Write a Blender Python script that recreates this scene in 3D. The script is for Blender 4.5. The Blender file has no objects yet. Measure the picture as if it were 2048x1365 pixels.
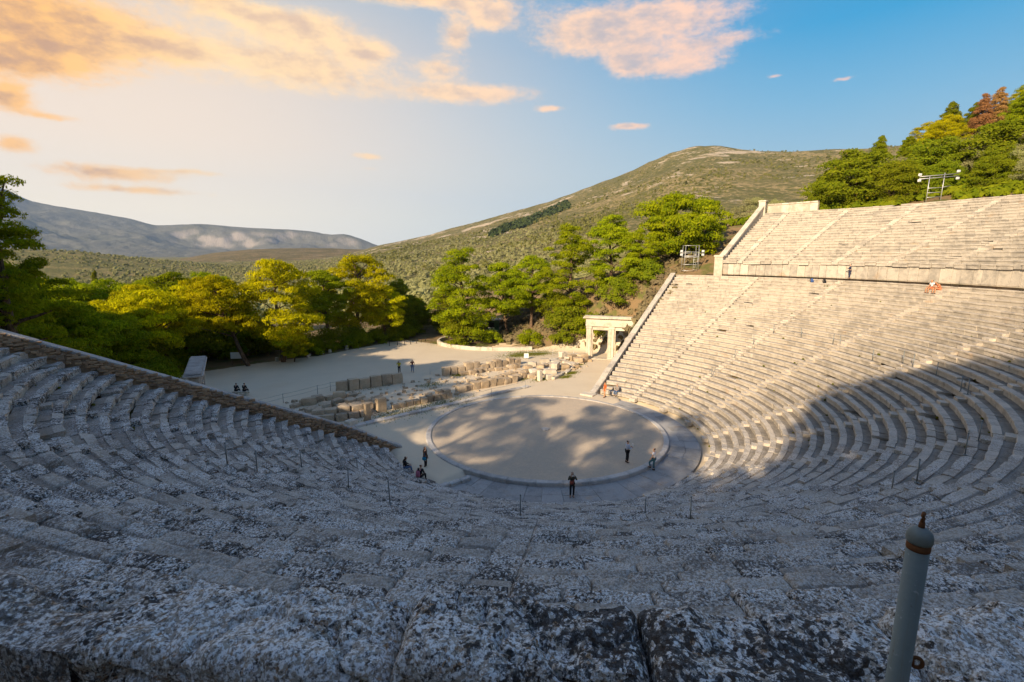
import bpy, math, random
import numpy as np
from mathutils import Vector, Matrix
rng = np.random.default_rng(7)
random.seed(7)
sc = bpy.context.scene
col = sc.collection

# ---------------------------------------------------------------- camera
EYE = np.array([-28.045, -28.936, 14.913])
YAW, PITCH, FOC = 0.698, 0.176, 974.155
FW = np.array([math.sin(YAW)*math.cos(PITCH), math.cos(YAW)*math.cos(PITCH), -math.sin(PITCH)])
RT = np.array([math.cos(YAW), -math.sin(YAW), 0.0])
UPV = np.cross(RT, FW)
cam = bpy.data.cameras.new('camera')
cam.sensor_width = 36.0
cam.lens = FOC/2048*36
cam.clip_start = 0.05
cam.clip_end = 60000
cam_o = bpy.data.objects.new('camera', cam)
col.objects.link(cam_o)
cam_o.matrix_world = Matrix(((RT[0], UPV[0], -FW[0], EYE[0]), (RT[1], UPV[1], -FW[1], EYE[1]),
                             (RT[2], UPV[2], -FW[2], EYE[2]), (0, 0, 0, 1)))
sc.camera = cam_o

# ---------------------------------------------------------------- render look
sc.view_settings.view_transform = 'Standard'
sc.view_settings.look = 'None'
sc.view_settings.gamma = 1.0
sc.view_settings.exposure = 0.9
sc.view_settings.use_curve_mapping = False
sc.render.engine = 'CYCLES'
sc.cycles.use_denoising = True
sc.cycles.max_bounces = 5
sc.cycles.diffuse_bounces = 3
sc.cycles.transmission_bounces = 4
sc.cycles.volume_bounces = 0
sc.cycles.transparent_max_bounces = 6
sc.cycles.sample_clamp_indirect = 4.0

# ---------------------------------------------------------------- sun
SUN_EL = math.radians(25.0)
SUN_TRAVEL = np.array([0.966, 0.26])            # direction the light travels over the ground
SUN_TRAVEL = SUN_TRAVEL/np.linalg.norm(SUN_TRAVEL)
sun = bpy.data.lights.new('sun', 'SUN')
sun.energy = 5.0
sun.angle = math.radians(0.53)
sun.color = (1.0, 0.80, 0.55)
sun_o = bpy.data.objects.new('sun', sun)
col.objects.link(sun_o)
sd = Vector((SUN_TRAVEL[0]*math.cos(SUN_EL), SUN_TRAVEL[1]*math.cos(SUN_EL), -math.sin(SUN_EL)))
sun_o.rotation_euler = sd.to_track_quat('-Z', 'Y').to_euler()
sun_o.location = (-120, -40, 90)

# ---------------------------------------------------------------- node helpers
class NT:
    def __init__(self, tree):
        self.t = tree
    def n(self, kind, **kw):
        nd = self.t.nodes.new(kind)
        ins = kw.pop('ins', {})
        for k, v in kw.items():
            setattr(nd, k, v)
        for k, v in ins.items():
            s = nd.inputs[k]
            if hasattr(v, 'bl_idname') or isinstance(v, bpy.types.NodeSocket):
                self.t.links.new(v if isinstance(v, bpy.types.NodeSocket) else v.outputs[0], s)
            else:
                s.default_value = v
        return nd
    def math(self, op, a, b=None, c=None, clamp=False):
        ins = {0: a}
        if b is not None: ins[1] = b
        if c is not None: ins[2] = c
        return self.n('ShaderNodeMath', operation=op, use_clamp=clamp, ins=ins).outputs[0]
    def vmath(self, op, a, b=None, out=0):
        ins = {0: a}
        if b is not None: ins[1] = b
        nd = self.n('ShaderNodeVectorMath', operation=op, ins=ins)
        return nd.outputs[out]
    def smooth(self, x, lo, hi):
        return self.n('ShaderNodeMapRange', interpolation_type='SMOOTHSTEP', clamp=True,
                      ins={'Value': x, 'From Min': lo, 'From Max': hi, 'To Min': 0.0, 'To Max': 1.0}).outputs['Result']
    def mix(self, f, a, b, blend='MIX'):
        nd = self.n('ShaderNodeMix', data_type='RGBA', blend_type=blend, clamp_factor=True)
        for idx, v in ((0, f), (6, a), (7, b)):
            s = nd.inputs[idx]
            if isinstance(v, bpy.types.NodeSocket):
                self.t.links.new(v, s)
            else:
                s.default_value = v if idx == 0 else (*v[:3], 1)
        return nd.outputs[2]
    def ramp(self, x, stops, interp='LINEAR'):
        nd = self.n('ShaderNodeValToRGB', ins={0: x})
        e = nd.color_ramp.elements
        nd.color_ramp.interpolation = interp
        while len(e) < len(stops): e.new(0.5)
        for k, (p, c) in enumerate(stops):
            e[k].position = p
            e[k].color = (*c[:3], 1)
        return nd.outputs[0]
    def noise(self, vec, scale, detail=4.0, rough=0.55, dist=0.0):
        return self.n('ShaderNodeTexNoise', ins={'Vector': vec, 'Scale': scale, 'Detail': detail,
                      'Roughness': rough, 'Distortion': dist}).outputs[0]

# ---------------------------------------------------------------- sky
world = bpy.data.worlds.new('World')
sc.world = world
world.use_nodes = True
wt = world.node_tree
wt.nodes.clear()
W = NT(wt)
sky = W.n('ShaderNodeTexSky', sky_type='NISHITA', sun_disc=False, sun_elevation=SUN_EL,
          sun_rotation=math.atan2(-SUN_TRAVEL[0], -SUN_TRAVEL[1]) % (2*math.pi))
sky.air_density = 1.0; sky.dust_density = 0.6; sky.ozone_density = 1.5
tc = W.n('ShaderNodeTexCoord')
dirn = W.vmath('NORMALIZE', tc.outputs['Generated'])
sep = W.n('ShaderNodeSeparateXYZ', ins={0: dirn})
DEG = 180/math.pi
el = W.math('MULTIPLY', W.math('ARCSINE', sep.outputs[2]), DEG)
az = W.math('MULTIPLY', W.math('ARCTAN2', sep.outputs[0], sep.outputs[1]), DEG)
p2 = W.n('ShaderNodeCombineXYZ', ins={0: az, 1: el, 2: 0.0}).outputs[0]
e01 = W.math('DIVIDE', el, 60.0, clamp=True)
blue = W.ramp(e01, [(0.0, (.46, .66, .76)), (.14, (.36, .60, .75)), (.24, (.17, .49, .75)), (.34, (.005, .37, .72)), (.50, (.03, .29, .64)), (.72, (.08, .24, .54)), (1.0, (.10, .23, .50))])
warm = W.ramp(e01, [(0.0, (1.10, 1.02, .92)), (.07, (1.20, 1.04, .82)), (.18, (1.14, .92, .71)), (.33, (.98, .79, .63)), (.48, (.46, .58, .66)), (.72, (.13, .30, .54)), (1.0, (.10, .23, .50))])
azo = W.math('ADD', az, 8.0)
daz = W.math('MAXIMUM', azo, W.math('MULTIPLY', azo, -.5))
wf = W.smooth(daz, 82.0, 10.0)
grad = W.mix(wf, blue, warm)
nish = W.mix(1.0, sky.outputs[0], (.09, .09, .09), 'MULTIPLY')
base_sky = W.mix(0.12, grad, nish)
# drifting clouds: soft ellipses of direction, broken up by noise
CLOUDS = [(0.0, 17.9, 7.26, 2.45, 1.4949999999999999), (-2.7, 15.0, 3.81, 1.41, 1.4300000000000002), (7.3, 18.1, 2.68, 0.85, 1.1), (18.0, 18.1, 8.87, 2.2, 1.2100000000000002), (17.6, 21.0, 5.04, 1.12, 1.1), (24.9, 20.0, 2.27, 0.76, 1.26), (35.1, 16.8, 6.79, 0.93, 1.2100000000000002), (33.8, 21.9, 1.59, 1.47, 1.1199999999999999), (37.3, 23.5, 2.66, 0.98, 1.3299999999999998), (32.4, 18.9, 2.4, 0.98, 0.77), (48.2, 22.1, 5.52, 1.88, 1.32), (56.3, 22.5, 7.37, 1.68, 1.1), (60.3, 20.2, 5.2, 0.58, 0.77), (52.8, 19.5, 2.16, 1.22, 1.47), (57.8, 18.7, 4.18, 1.03, 1.1), (52.8, 13.4, 1.79, 0.34, 1.26), (2.0, 7.0, 4.55, 0.68, 1.2100000000000002), (3.6, 5.7, 5.51, 0.35, 0.8800000000000001), (7.6, 7.6, 2.81, 0.27, 0.66), (-4.1, 12.1, 1.42, 1.01, 1.4), (-4.2, 8.6, 1.29, 0.64, 1.1199999999999999), (24.4, 10.3, 1.56, 0.3, 1.1199999999999999), (24.4, 9.0, 1.04, 0.25, 0.57), (44.4, 15.4, 1.53, 0.29, 1.1199999999999999), (71.9, 15.7, 0.78, 0.16, 0.855), (66.4, 16.7, 0.61, 0.17, 0.76), (13.1, 22.0, 8.89, 0.98, 0.9900000000000001), (31.3, 24.5, 8.81, 0.63, 1.1), (-1.7, 11.1, 2.16, 0.27, 0.66)]
warp = W.n('ShaderNodeTexNoise', ins={'Vector': p2, 'Scale': 0.16, 'Detail': 5.0, 'Roughness': 0.6})
wv = W.vmath('MULTIPLY', W.vmath('SUBTRACT', warp.outputs['Color'], (.5, .5, .5)), (2.6, 1.0, 0))
pw = W.vmath('ADD', p2, wv)
tot = None
for (ca, ce, sa, se, amp) in CLOUDS:
    q = W.vmath('MULTIPLY', W.vmath('SUBTRACT', pw, (ca, ce, 0)), (1/sa, 1/se, 0))
    g = W.math('MULTIPLY', W.math('EXPONENT', W.math('MULTIPLY', W.vmath('DOT_PRODUCT', q, q, 1), -1.0)), amp)
    tot = g if tot is None else W.math('ADD', tot, g)
pz = W.vmath('DIVIDE', dirn, W.n('ShaderNodeCombineXYZ', ins={0: W.math('MAXIMUM', sep.outputs[2], .12), 1: W.math('MAXIMUM', sep.outputs[2], .12), 2: 1.0}).outputs[0])
high = W.smooth(W.noise(pz, 1.1, 5.0, .6), .44, .64)
high = W.math('MULTIPLY', W.math('MULTIPLY', high, W.smooth(el, 27.0, 40.0)), .62)  # overhead cloud out of view, thickened to add neutral fill light
stretch = W.vmath('MULTIPLY', p2, (1.0, 2.0, 1.0))
fine = W.noise(stretch, 0.30, 11.0, .64)
wisp = W.noise(W.vmath('ADD', stretch, wv), 1.25, 8.0, .66)
dens_raw = W.math('ADD', W.math('ADD', W.math('ADD', tot, high), W.math('MULTIPLY', W.math('SUBTRACT', fine, .5), 1.25)), W.math('MULTIPLY', W.math('SUBTRACT', wisp, .5), .85))
cover = W.smooth(dens_raw, .08, 1.08)
cover = W.math('MULTIPLY', cover, W.smooth(W.math('ADD', tot, high), .04, .38))
wl = W.smooth(az, 14.0, -3.0)
lit = W.mix(wl, W.mix(wf, (1.12, .70, .52), (1.20, .84, .42)), (1.22, .62, .13))
dark = W.mix(wl, W.mix(wf, (.50, .49, .56), (.88, .58, .36)), (.62, .32, .15))
fine2 = W.noise(W.vmath('ADD', stretch, (-1.1, -1.5, 0)), 0.30, 7.0, .60)
shade = W.smooth(W.math('ADD', W.math('MULTIPLY', dens_raw, .34), W.math('MULTIPLY', W.math('SUBTRACT', fine2, fine), 1.5)), .12, .80)
ccol = W.mix(shade, lit, dark)
final = W.mix(W.math('MULTIPLY', cover, .93), base_sky, ccol)
bg = W.n('ShaderNodeBackground', ins={'Color': final, 'Strength': 0.57})
W.n('ShaderNodeOutputWorld', ins={0: bg.outputs[0]})

# ---------------------------------------------------------------- small helpers
def fade(t): return t*t*(3-2*t)
def S(a, b, x):
    return fade(np.clip((np.asarray(x, float)-a)/(b-a), 0, 1))
def _h(ix, iy, iz):
    n = (ix.astype(np.int64)*374761393 + iy.astype(np.int64)*668265263 + iz.astype(np.int64)*2147483647) & 0x7fffffff
    n = ((n ^ (n >> 13))*1274126177) & 0x7fffffff
    return ((n ^ (n >> 16)) & 0xffff)/65535.0
def vnoise(P):
    P = np.asarray(P, float); i = np.floor(P).astype(np.int64); f = fade(P-i)
    r = 0
    for dx in (0, 1):
        wx = f[..., 0] if dx else 1-f[..., 0]
        for dy in (0, 1):
            wy = f[..., 1] if dy else 1-f[..., 1]
            for dz in (0, 1):
                wz = f[..., 2] if dz else 1-f[..., 2]
                r = r + wx*wy*wz*_h(i[..., 0]+dx, i[..., 1]+dy, i[..., 2]+dz)
    return r
def fbm(P, octv=4, gain=.5):
    P = np.asarray(P, float); a, s, t = 1.0, 0.0, 0.0
    for k in range(octv):
        s = s + a*vnoise(P*2**k + 17.3*k); t += a; a *= gain
    return s/t
def xyz(x, y, z=0.0):
    x, y, z = np.broadcast_arrays(np.asarray(x, float), y, z)
    return np.stack([x, y, z], -1)

def mesh(name, V, F, attrs=None, smooth=False):
    me = bpy.data.meshes.new(name)
    V = np.asarray(V, np.float32)
    if isinstance(F, np.ndarray):
        k = F.shape[1]; nf = len(F)
        me.vertices.add(len(V)); me.vertices.foreach_set('co', V.ravel())
        me.loops.add(nf*k); me.loops.foreach_set('vertex_index', F.astype(np.int32).ravel())
        me.polygons.add(nf); me.polygons.foreach_set('loop_start', np.arange(0, nf*k, k, dtype=np.int32))
        me.update(calc_edges=True)
    else:
        me.from_pydata(V.tolist(), [], F)
    for k, a in (attrs or {}).items():
        at = me.attributes.new(k, 'FLOAT', 'POINT')
        at.data.foreach_set('value', np.asarray(a, np.float32))
    if smooth:
        me.polygons.foreach_set('use_smooth', np.ones(len(me.polygons), bool))
    return me
def put(name, me, mat=None, parent=None, loc=None, rotz=None, scale=None, **props):
    o = bpy.data.objects.new(name, me)
    col.objects.link(o)
    if mat is not None and me is not None and not me.materials: me.materials.append(mat)
    if parent is not None: o.parent = parent
    if loc is not None: o.location = loc
    if rotz is not None: o.rotation_euler = (0, 0, rotz)
    if scale is not None: o.scale = (scale,)*3 if np.isscalar(scale) else scale
    for k, v in props.items():
        if v is not None: o[k] = v
    return o
def empty(name, label, category, loc=(0, 0, 0), rotz=0.0, group=None):
    o = bpy.data.objects.new(name, None)
    col.objects.link(o)
    o.location = loc; o.rotation_euler = (0, 0, rotz); o.empty_display_size = .2
    o['label'] = label; o['category'] = category
    if group: o['group'] = group
    return o

class MB:
    """collects simple shapes for ONE mesh"""
    def __init__(self): self.V = []; self.F = []; self.n = 0; self.A = []
    def add(self, V, F, tint=None):
        V = np.asarray(V, float)
        self.V.append(V); self.F += [tuple(int(i)+self.n for i in f) for f in F]; self.n += len(V)
        self.A.append(np.full(len(V), rng.random() if tint is None else tint))
    def box(self, c, s, rz=0.0, jit=0.0, taper=1.0, tint=None, ux=None, bev=0.0):
        """box with its base centre at c, size s, turned by rz; jit roughens the corners, bev cuts them back"""
        hx, hy, h = s[0]/2, s[1]/2, s[2]
        if bev:
            rings = []
            b = bev
            for z, k in ((0, b*.6), (b, 0), (h-b, 0), (h, b)):
                x, y = (hx-k)*(1+(taper-1)*z/h), (hy-k)*(1+(taper-1)*z/h); cb = b*.8
                rings.append([(-x, -y+cb, z), (-x+cb, -y, z), (x-cb, -y, z), (x, -y+cb, z), (x, y-cb, z), (x-cb, y, z), (-x+cb, y, z), (-x, y-cb, z)])
            V = np.array(rings).reshape(-1, 3)
            F = [tuple(range(7, -1, -1)), tuple(range(24, 32))]
            for r in range(3):
                for k in range(8):
                    F.append((r*8+k, r*8+(k+1) % 8, r*8+8+(k+1) % 8, r*8+8+k))
        else:
            V = np.array([(-hx, -hy, 0), (hx, -hy, 0), (hx, hy, 0), (-hx, hy, 0), (-hx*taper, -hy*taper, h), (hx*taper, -hy*taper, h), (hx*taper, hy*taper, h), (-hx*taper, hy*taper, h)])
            F = [(3, 2, 1, 0), (4, 5, 6, 7), (0, 1, 5, 4), (1, 2, 6, 5), (2, 3, 7, 6), (3, 0, 4, 7)]
        if jit: V = V + rng.normal(0, jit, V.shape)
        R = np.array([[math.cos(rz), -math.sin(rz), 0], [math.sin(rz), math.cos(rz), 0], [0, 0, 1]])
        self.add(V@R.T + np.asarray(c, float), F, tint)
    def tube(self, pts, rad, n=8, tint=None, cap=True):
        pts = np.asarray(pts, float); m = len(pts)
        rad = np.full(m, rad) if np.isscalar(rad) else np.asarray(rad, float)
        V = []
        T = np.gradient(pts, axis=0); T /= np.linalg.norm(T, axis=1)[:, None]+1e-9
        ref = np.array([0, 0, 1.0]) if abs(T[0][2]) < .9 else np.array([1.0, 0, 0])
        for k in range(m):
            a = np.cross(T[k], ref); a /= np.linalg.norm(a)+1e-9; b = np.cross(T[k], a)
            th = np.arange(n)*2*math.pi/n
            V.append(pts[k]+rad[k]*(np.cos(th)[:, None]*a+np.sin(th)[:, None]*b))
            ref = -b if False else ref
        V = np.concatenate(V)
        F = [(k*n+j, k*n+(j+1) % n, k*n+n+(j+1) % n, k*n+n+j) for k in range(m-1) for j in range(n)]
        if cap: F += [tuple(range(n-1, -1, -1)), tuple((m-1)*n+j for j in range(n))]
        self.add(V, F, tint)
    def lathe(self, prof, c=(0, 0, 0), n=16, tint=None):
        th = np.arange(n)*2*math.pi/n
        V = np.concatenate([np.stack([r*np.cos(th), r*np.sin(th), np.full(n, z)], -1) for r, z in prof])+np.asarray(c, float)
        m = len(prof)
        F = [(k*n+j, k*n+(j+1) % n, k*n+n+(j+1) % n, k*n+n+j) for k in range(m-1) for j in range(n)]
        F += [tuple(range(n-1, -1, -1)), tuple((m-1)*n+j for j in range(n))]
        self.add(V, F, tint)
    def mesh(self, name, smooth=False):
        return mesh(name, np.concatenate(self.V), self.F, {'tint': np.concatenate(self.A)}, smooth)

def rock_mesh(name, s, round_=.30, amp=.08, n=6):
    """a weathered block: a subdivided box with worn edges and a broken surface; its base sits at z = 0"""
    g = np.linspace(-1, 1, n+1); V = []; F = []; b = 0
    for ax in range(3):
        for sg in (-1, 1):
            A, B = np.meshgrid(g, g, indexing='ij'); P = np.empty(A.shape+(3,)); P[..., ax] = sg; P[..., (ax+1) % 3] = A; P[..., (ax+2) % 3] = B
            V.append(P.reshape(-1, 3)); i = np.arange((n+1)**2).reshape(n+1, n+1)+b
            q = np.stack([i[:-1, :-1], i[1:, :-1], i[1:, 1:], i[:-1, 1:]], -1).reshape(-1, 4); F.append(q if sg > 0 else q[:, ::-1]); b += (n+1)**2
    V = np.concatenate(V); F = np.concatenate(F)
    sph = V/np.linalg.norm(V, axis=1)[:, None]*1.25
    V = V*(1-round_)+sph*round_
    off = rng.uniform(0, 90, 3)
    nn = sph/np.linalg.norm(sph, axis=1)[:, None]
    V = V*np.array(s)/2
    V = V+nn*((fbm(V*1.6+off, 3)-.5)*amp*3.2+(fbm(V*5+off, 3)-.5)*amp)[:, None]
    V[:, 2] += s[2]/2
    return mesh(name, V, F.copy(), {'tint': np.full(len(V), rng.random())})

# ---------------------------------------------------------------- materials
def newmat(name):
    m = bpy.data.materials.new(name); m.use_nodes = True
    m.node_tree.nodes.clear()
    return m, NT(m.node_tree)
def finish(N, colr, rough=.95, bump=None, bdist=.02, bstr=.6, spec=.15, **extra):
    ins = {'Base Color': colr, 'Roughness': rough, 'Specular IOR Level': spec}
    ins.update(extra)
    b = N.n('ShaderNodeBsdfPrincipled', ins={k: ((*v, 1) if isinstance(v, tuple) and len(v) == 3 else v) for k, v in ins.items()})
    if bump is not None:
        bp = N.n('ShaderNodeBump', ins={'Height': bump, 'Distance': bdist, 'Strength': bstr})
        N.t.links.new(bp.outputs[0], b.inputs['Normal'])
    N.n('ShaderNodeOutputMaterial', ins={0: b.outputs[0]})
    return b
def attr(N, name): return N.n('ShaderNodeAttribute', attribute_name=name).outputs['Fac']

def stone_material(name, pale, mid, grime, lich=1.0, ls=1.0):
    """weathered limestone: block to block tint, grey grime, black, white and ochre lichen"""
    m, N = newmat(name)
    P = N.n('ShaderNodeNewGeometry').outputs['Position']
    sp = N.n('ShaderNodeSeparateXYZ', ins={0: P})
    t = attr(N, 'tint'); ft = attr(N, 'foot')
    n_big = N.noise(P, .22, 3, .6); n_mid = N.noise(P, 1.7, 5, .62); n_fine = N.noise(P, 9.0, 6, .65); n_grain = N.noise(P, 60.0, 3, .6)
    c = N.mix(N.math('ADD', N.math('MULTIPLY', t, .75), N.math('MULTIPLY', n_mid, .3)), pale, mid)
    # grime: streaky grey weathering, more where blocks are old
    g = N.smooth(N.math('ADD', N.math('ADD', n_mid, N.math('MULTIPLY', n_big, .55)), N.math('MULTIPLY', t, .22)), .78, 1.12)
    c = N.mix(N.math('MULTIPLY', g, .55), c, grime)
    c = N.mix(N.math('MULTIPLY', N.smooth(n_fine, .52, .72), .35), c, grime)
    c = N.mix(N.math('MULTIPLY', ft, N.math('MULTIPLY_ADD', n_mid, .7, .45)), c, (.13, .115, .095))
    # warm iron stains
    st = N.smooth(N.noise(P, .55, 4, .6), .60, .74)
    c = N.mix(N.math('MULTIPLY', st, .38), c, (.46, .29, .15))
    # lichen grows on the old, never restored stones towards the south west
    L = N.math('MULTIPLY', N.smooth(N.math('SUBTRACT', N.math('MULTIPLY', sp.outputs[1], .35), sp.outputs[0]), -26.0, 12.0), lich)
    c = N.mix(N.math('MULTIPLY', L, .42), c, N.mix(n_mid, (.36, .295, .225), (.235, .19, .145)))
    tb = N.math('FRACT', N.math('MULTIPLY', t, 7.31))
    L = N.math('MULTIPLY', L, N.math('MULTIPLY', N.math('MULTIPLY_ADD', tb, .95, .30), N.math('MULTIPLY_ADD', ft, -.62, 1.0)), clamp=True)
    warpv = N.vmath('ADD', P, N.vmath('MULTIPLY', N.n('ShaderNodeTexNoise', ins={'Vector': P, 'Scale': 6.0, 'Detail': 3.0}).outputs['Color'], (.12, .12, .12)))
    cellA = N.n('ShaderNodeTexVoronoi', ins={'Vector': warpv, 'Scale': 14.0*ls}).outputs['Color']
    cellB = N.n('ShaderNodeTexVoronoi', ins={'Vector': warpv, 'Scale': 30.0*ls}).outputs['Color']
    ca = N.n('ShaderNodeSeparateXYZ', ins={0: cellA}); cb = N.n('ShaderNodeSeparateXYZ', ins={0: cellB})
    region = N.noise(P, .9, 4, .6)
    n_bl = N.noise(P, 11.0*ls, 8, .74)
    blk = N.smooth(N.math('ADD', N.math('MULTIPLY', n_bl, 1.0), N.math('ADD', N.math('MULTIPLY', region, .9), N.math('MULTIPLY', ca.outputs[0], .25))), 1.07, 1.16)
    wht = N.smooth(N.math('ADD', N.noise(P, 13.0*ls, 6, .65), N.math('MULTIPLY', cb.outputs[1], .22)), .56, .65)
    och = N.smooth(N.math('ADD', N.noise(P, 11.0*ls, 5, .65), N.math('ADD', N.math('MULTIPLY', ca.outputs[1], .2), N.math('MULTIPLY', region, .3))), .82, .90)
    dk = N.smooth(N.noise(P, 20.0*ls, 7, .74), .50, .60)
    c = N.mix(N.math('MULTIPLY', wht, N.math('MULTIPLY', L, .85)), c, (.84, .84, .83))
    c = N.mix(N.math('MULTIPLY', och, N.math('MULTIPLY', L, .8)), c, (.34, .185, .07))
    c = N.mix(N.math('MULTIPLY', dk, N.math('MULTIPLY', L, .80)), c, (.060, .053, .046))
    c = N.mix(N.math('MULTIPLY', blk, N.math('MULTIPLY', L, .88)), c, (.028, .026, .026))
    bmp = N.math('ADD', N.math('ADD', N.math('MULTIPLY', n_mid, 1.0), N.math('MULTIPLY', n_fine, .7)), N.math('MULTIPLY', n_grain, .22))
    finish(N, c, .96, bmp, .05, .9, .12)
    return m
M_SEAT = stone_material('weathered_seat_stone', (.62, .54, .44), (.47, .405, .325), (.25, .225, .195), 1.0, 1.5)
M_SEATU = stone_material('upper_seat_stone', (.61, .54, .445), (.455, .40, .33), (.21, .195, .175), 1.0, 3.2)
M_NEAR = stone_material('near_lichened_stone', (.60, .54, .455), (.46, .40, .33), (.22, .20, .18), 1.0, 2.4)
M_RUIN = stone_material('ruin_stone', (.56, .44, .30), (.40, .29, .18), (.20, .16, .11), .15)
M_KERB = stone_material('kerb_stone', (.60, .565, .52), (.47, .44, .41), (.22, .21, .20), .12)
M_SLAB = stone_material('paving_stone', (.40, .385, .37), (.31, .30, .285), (.19, .185, .18), .15)
M_COPE = stone_material('coping_stone', (.46, .44, .41), (.36, .345, .325), (.17, .165, .16), .25)
M_WHITE = stone_material('pale_wall_stone', (.66, .59, .48), (.57, .50, .40), (.33, .27, .20), .1)
M_RUBBLE = stone_material('rubble_stone', (.60, .37, .20), (.38, .22, .115), (.20, .15, .11), .1)

def plain(name, c, rough=.6, metal=0.0, var=.12, scale=8.0, bstr=.15):
    m, N = newmat(name)
    P = N.n('ShaderNodeTexCoord').outputs['Object']
    n = N.noise(P, scale, 4, .6)
    cc = N.mix(n, tuple(v*(1-var) for v in c), tuple(min(1, v*(1+var)) for v in c))
    finish(N, cc, rough, n, .005, bstr, .3, Metallic=metal)
    return m
M_METAL = plain('galvanised_metal', (.55, .55, .54), .45, .6)
M_RAIL = plain('dull_rail_metal', (.22, .24, .24), .5, .5)
M_WHITEPAINT = plain('white_paint', (.78, .76, .72), .6)
M_BLACK = plain('black_plastic', (.02, .02, .022), .5)
M_WOOD = plain('brown_wood', (.20, .105, .055), .8)
M_LENS = plain('lamp_glass', (.55, .58, .6), .15)
M_GREENPAINT = plain('green_paint', (.06, .11, .06), .6)

def bark_material():
    m, N = newmat('pine_bark')
    P = N.n('ShaderNodeTexCoord').outputs['Object']
    q = N.vmath('MULTIPLY', P, (5.0, 5.0, 1.4))
    n = N.noise(q, 1.6, 6, .65)
    c = N.mix(N.smooth(n, .35, .7), (.055, .038, .028), (.24, .155, .095))
    finish(N, c, .95, n, .05, .9, .1)
    return m
M_BARK = bark_material()
def leaf_material(name, a, b, c2, trans=.35, hv=.03):
    """a, b: leaf colours of neighbouring tufts; c2: older, browner tufts"""
    m, N = newmat(name)
    t = attr(N, 'tint')
    oi = N.n('ShaderNodeObjectInfo').outputs['Random']
    c = N.ramp(t, [(0.0, a), (.80, b), (.93, b), (1.0, c2)])
    hs = N.n('ShaderNodeHueSaturation', ins={'Hue': N.math('MULTIPLY_ADD', oi, hv, .5-hv*.4), 'Saturation': 1.0,
             'Value': N.math('MULTIPLY_ADD', oi, .35, .82), 'Color': c}).outputs[0]
    d = N.n('ShaderNodeBsdfDiffuse', ins={'Color': hs, 'Roughness': .6})
    tr = N.n('ShaderNodeBsdfTranslucent', ins={'Color': hs})
    mx = N.n('ShaderNodeMixShader', ins={0: trans, 1: d.outputs[0], 2: tr.outputs[0]})
    N.n('ShaderNodeOutputMaterial', ins={0: mx.outputs[0]})
    return m
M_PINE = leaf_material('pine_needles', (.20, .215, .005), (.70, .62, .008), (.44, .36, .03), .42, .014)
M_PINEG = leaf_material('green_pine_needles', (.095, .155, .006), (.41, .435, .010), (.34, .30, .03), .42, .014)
M_PINED = leaf_material('dark_pine_needles', (.12, .165, .006), (.28, .295, .010), (.30, .24, .03), .4, .02)
M_OAK = leaf_material('oak_leaves', (.115, .165, .008), (.30, .315, .015), (.36, .28, .03), .42)
M_OLIVE = leaf_material('olive_leaves', (.24, .235, .09), (.38, .36, .17), (.30, .24, .10), .3)
M_DRAB = leaf_material('hill_scrub_leaves', (.12, .12, .032), (.20, .18, .055), (.22, .15, .07), .2)
M_RUST = leaf_material('dead_pine_needles', (.28, .14, .05), (.42, .215, .085), (.20, .12, .05), .25)
M_YELLOW = leaf_material('autumn_leaves', (.50, .34, .02), (.66, .44, .03), (.4, .2, .03), .3)
M_SCRUB = leaf_material('brown_scrub', (.15, .115, .07), (.27, .21, .115), (.19, .19, .06), .2)
M_CLOUDSHADE = leaf_material('cloud_shadow_leaves', (.035, .05, .02), (.07, .085, .03), (.08, .08, .03), .15)  # near-black leaves: the colour carries a cloud's shade
M_GRASS = leaf_material('grass_blades', (.12, .14, .015), (.20, .19, .03), (.24, .18, .07), .3)

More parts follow.
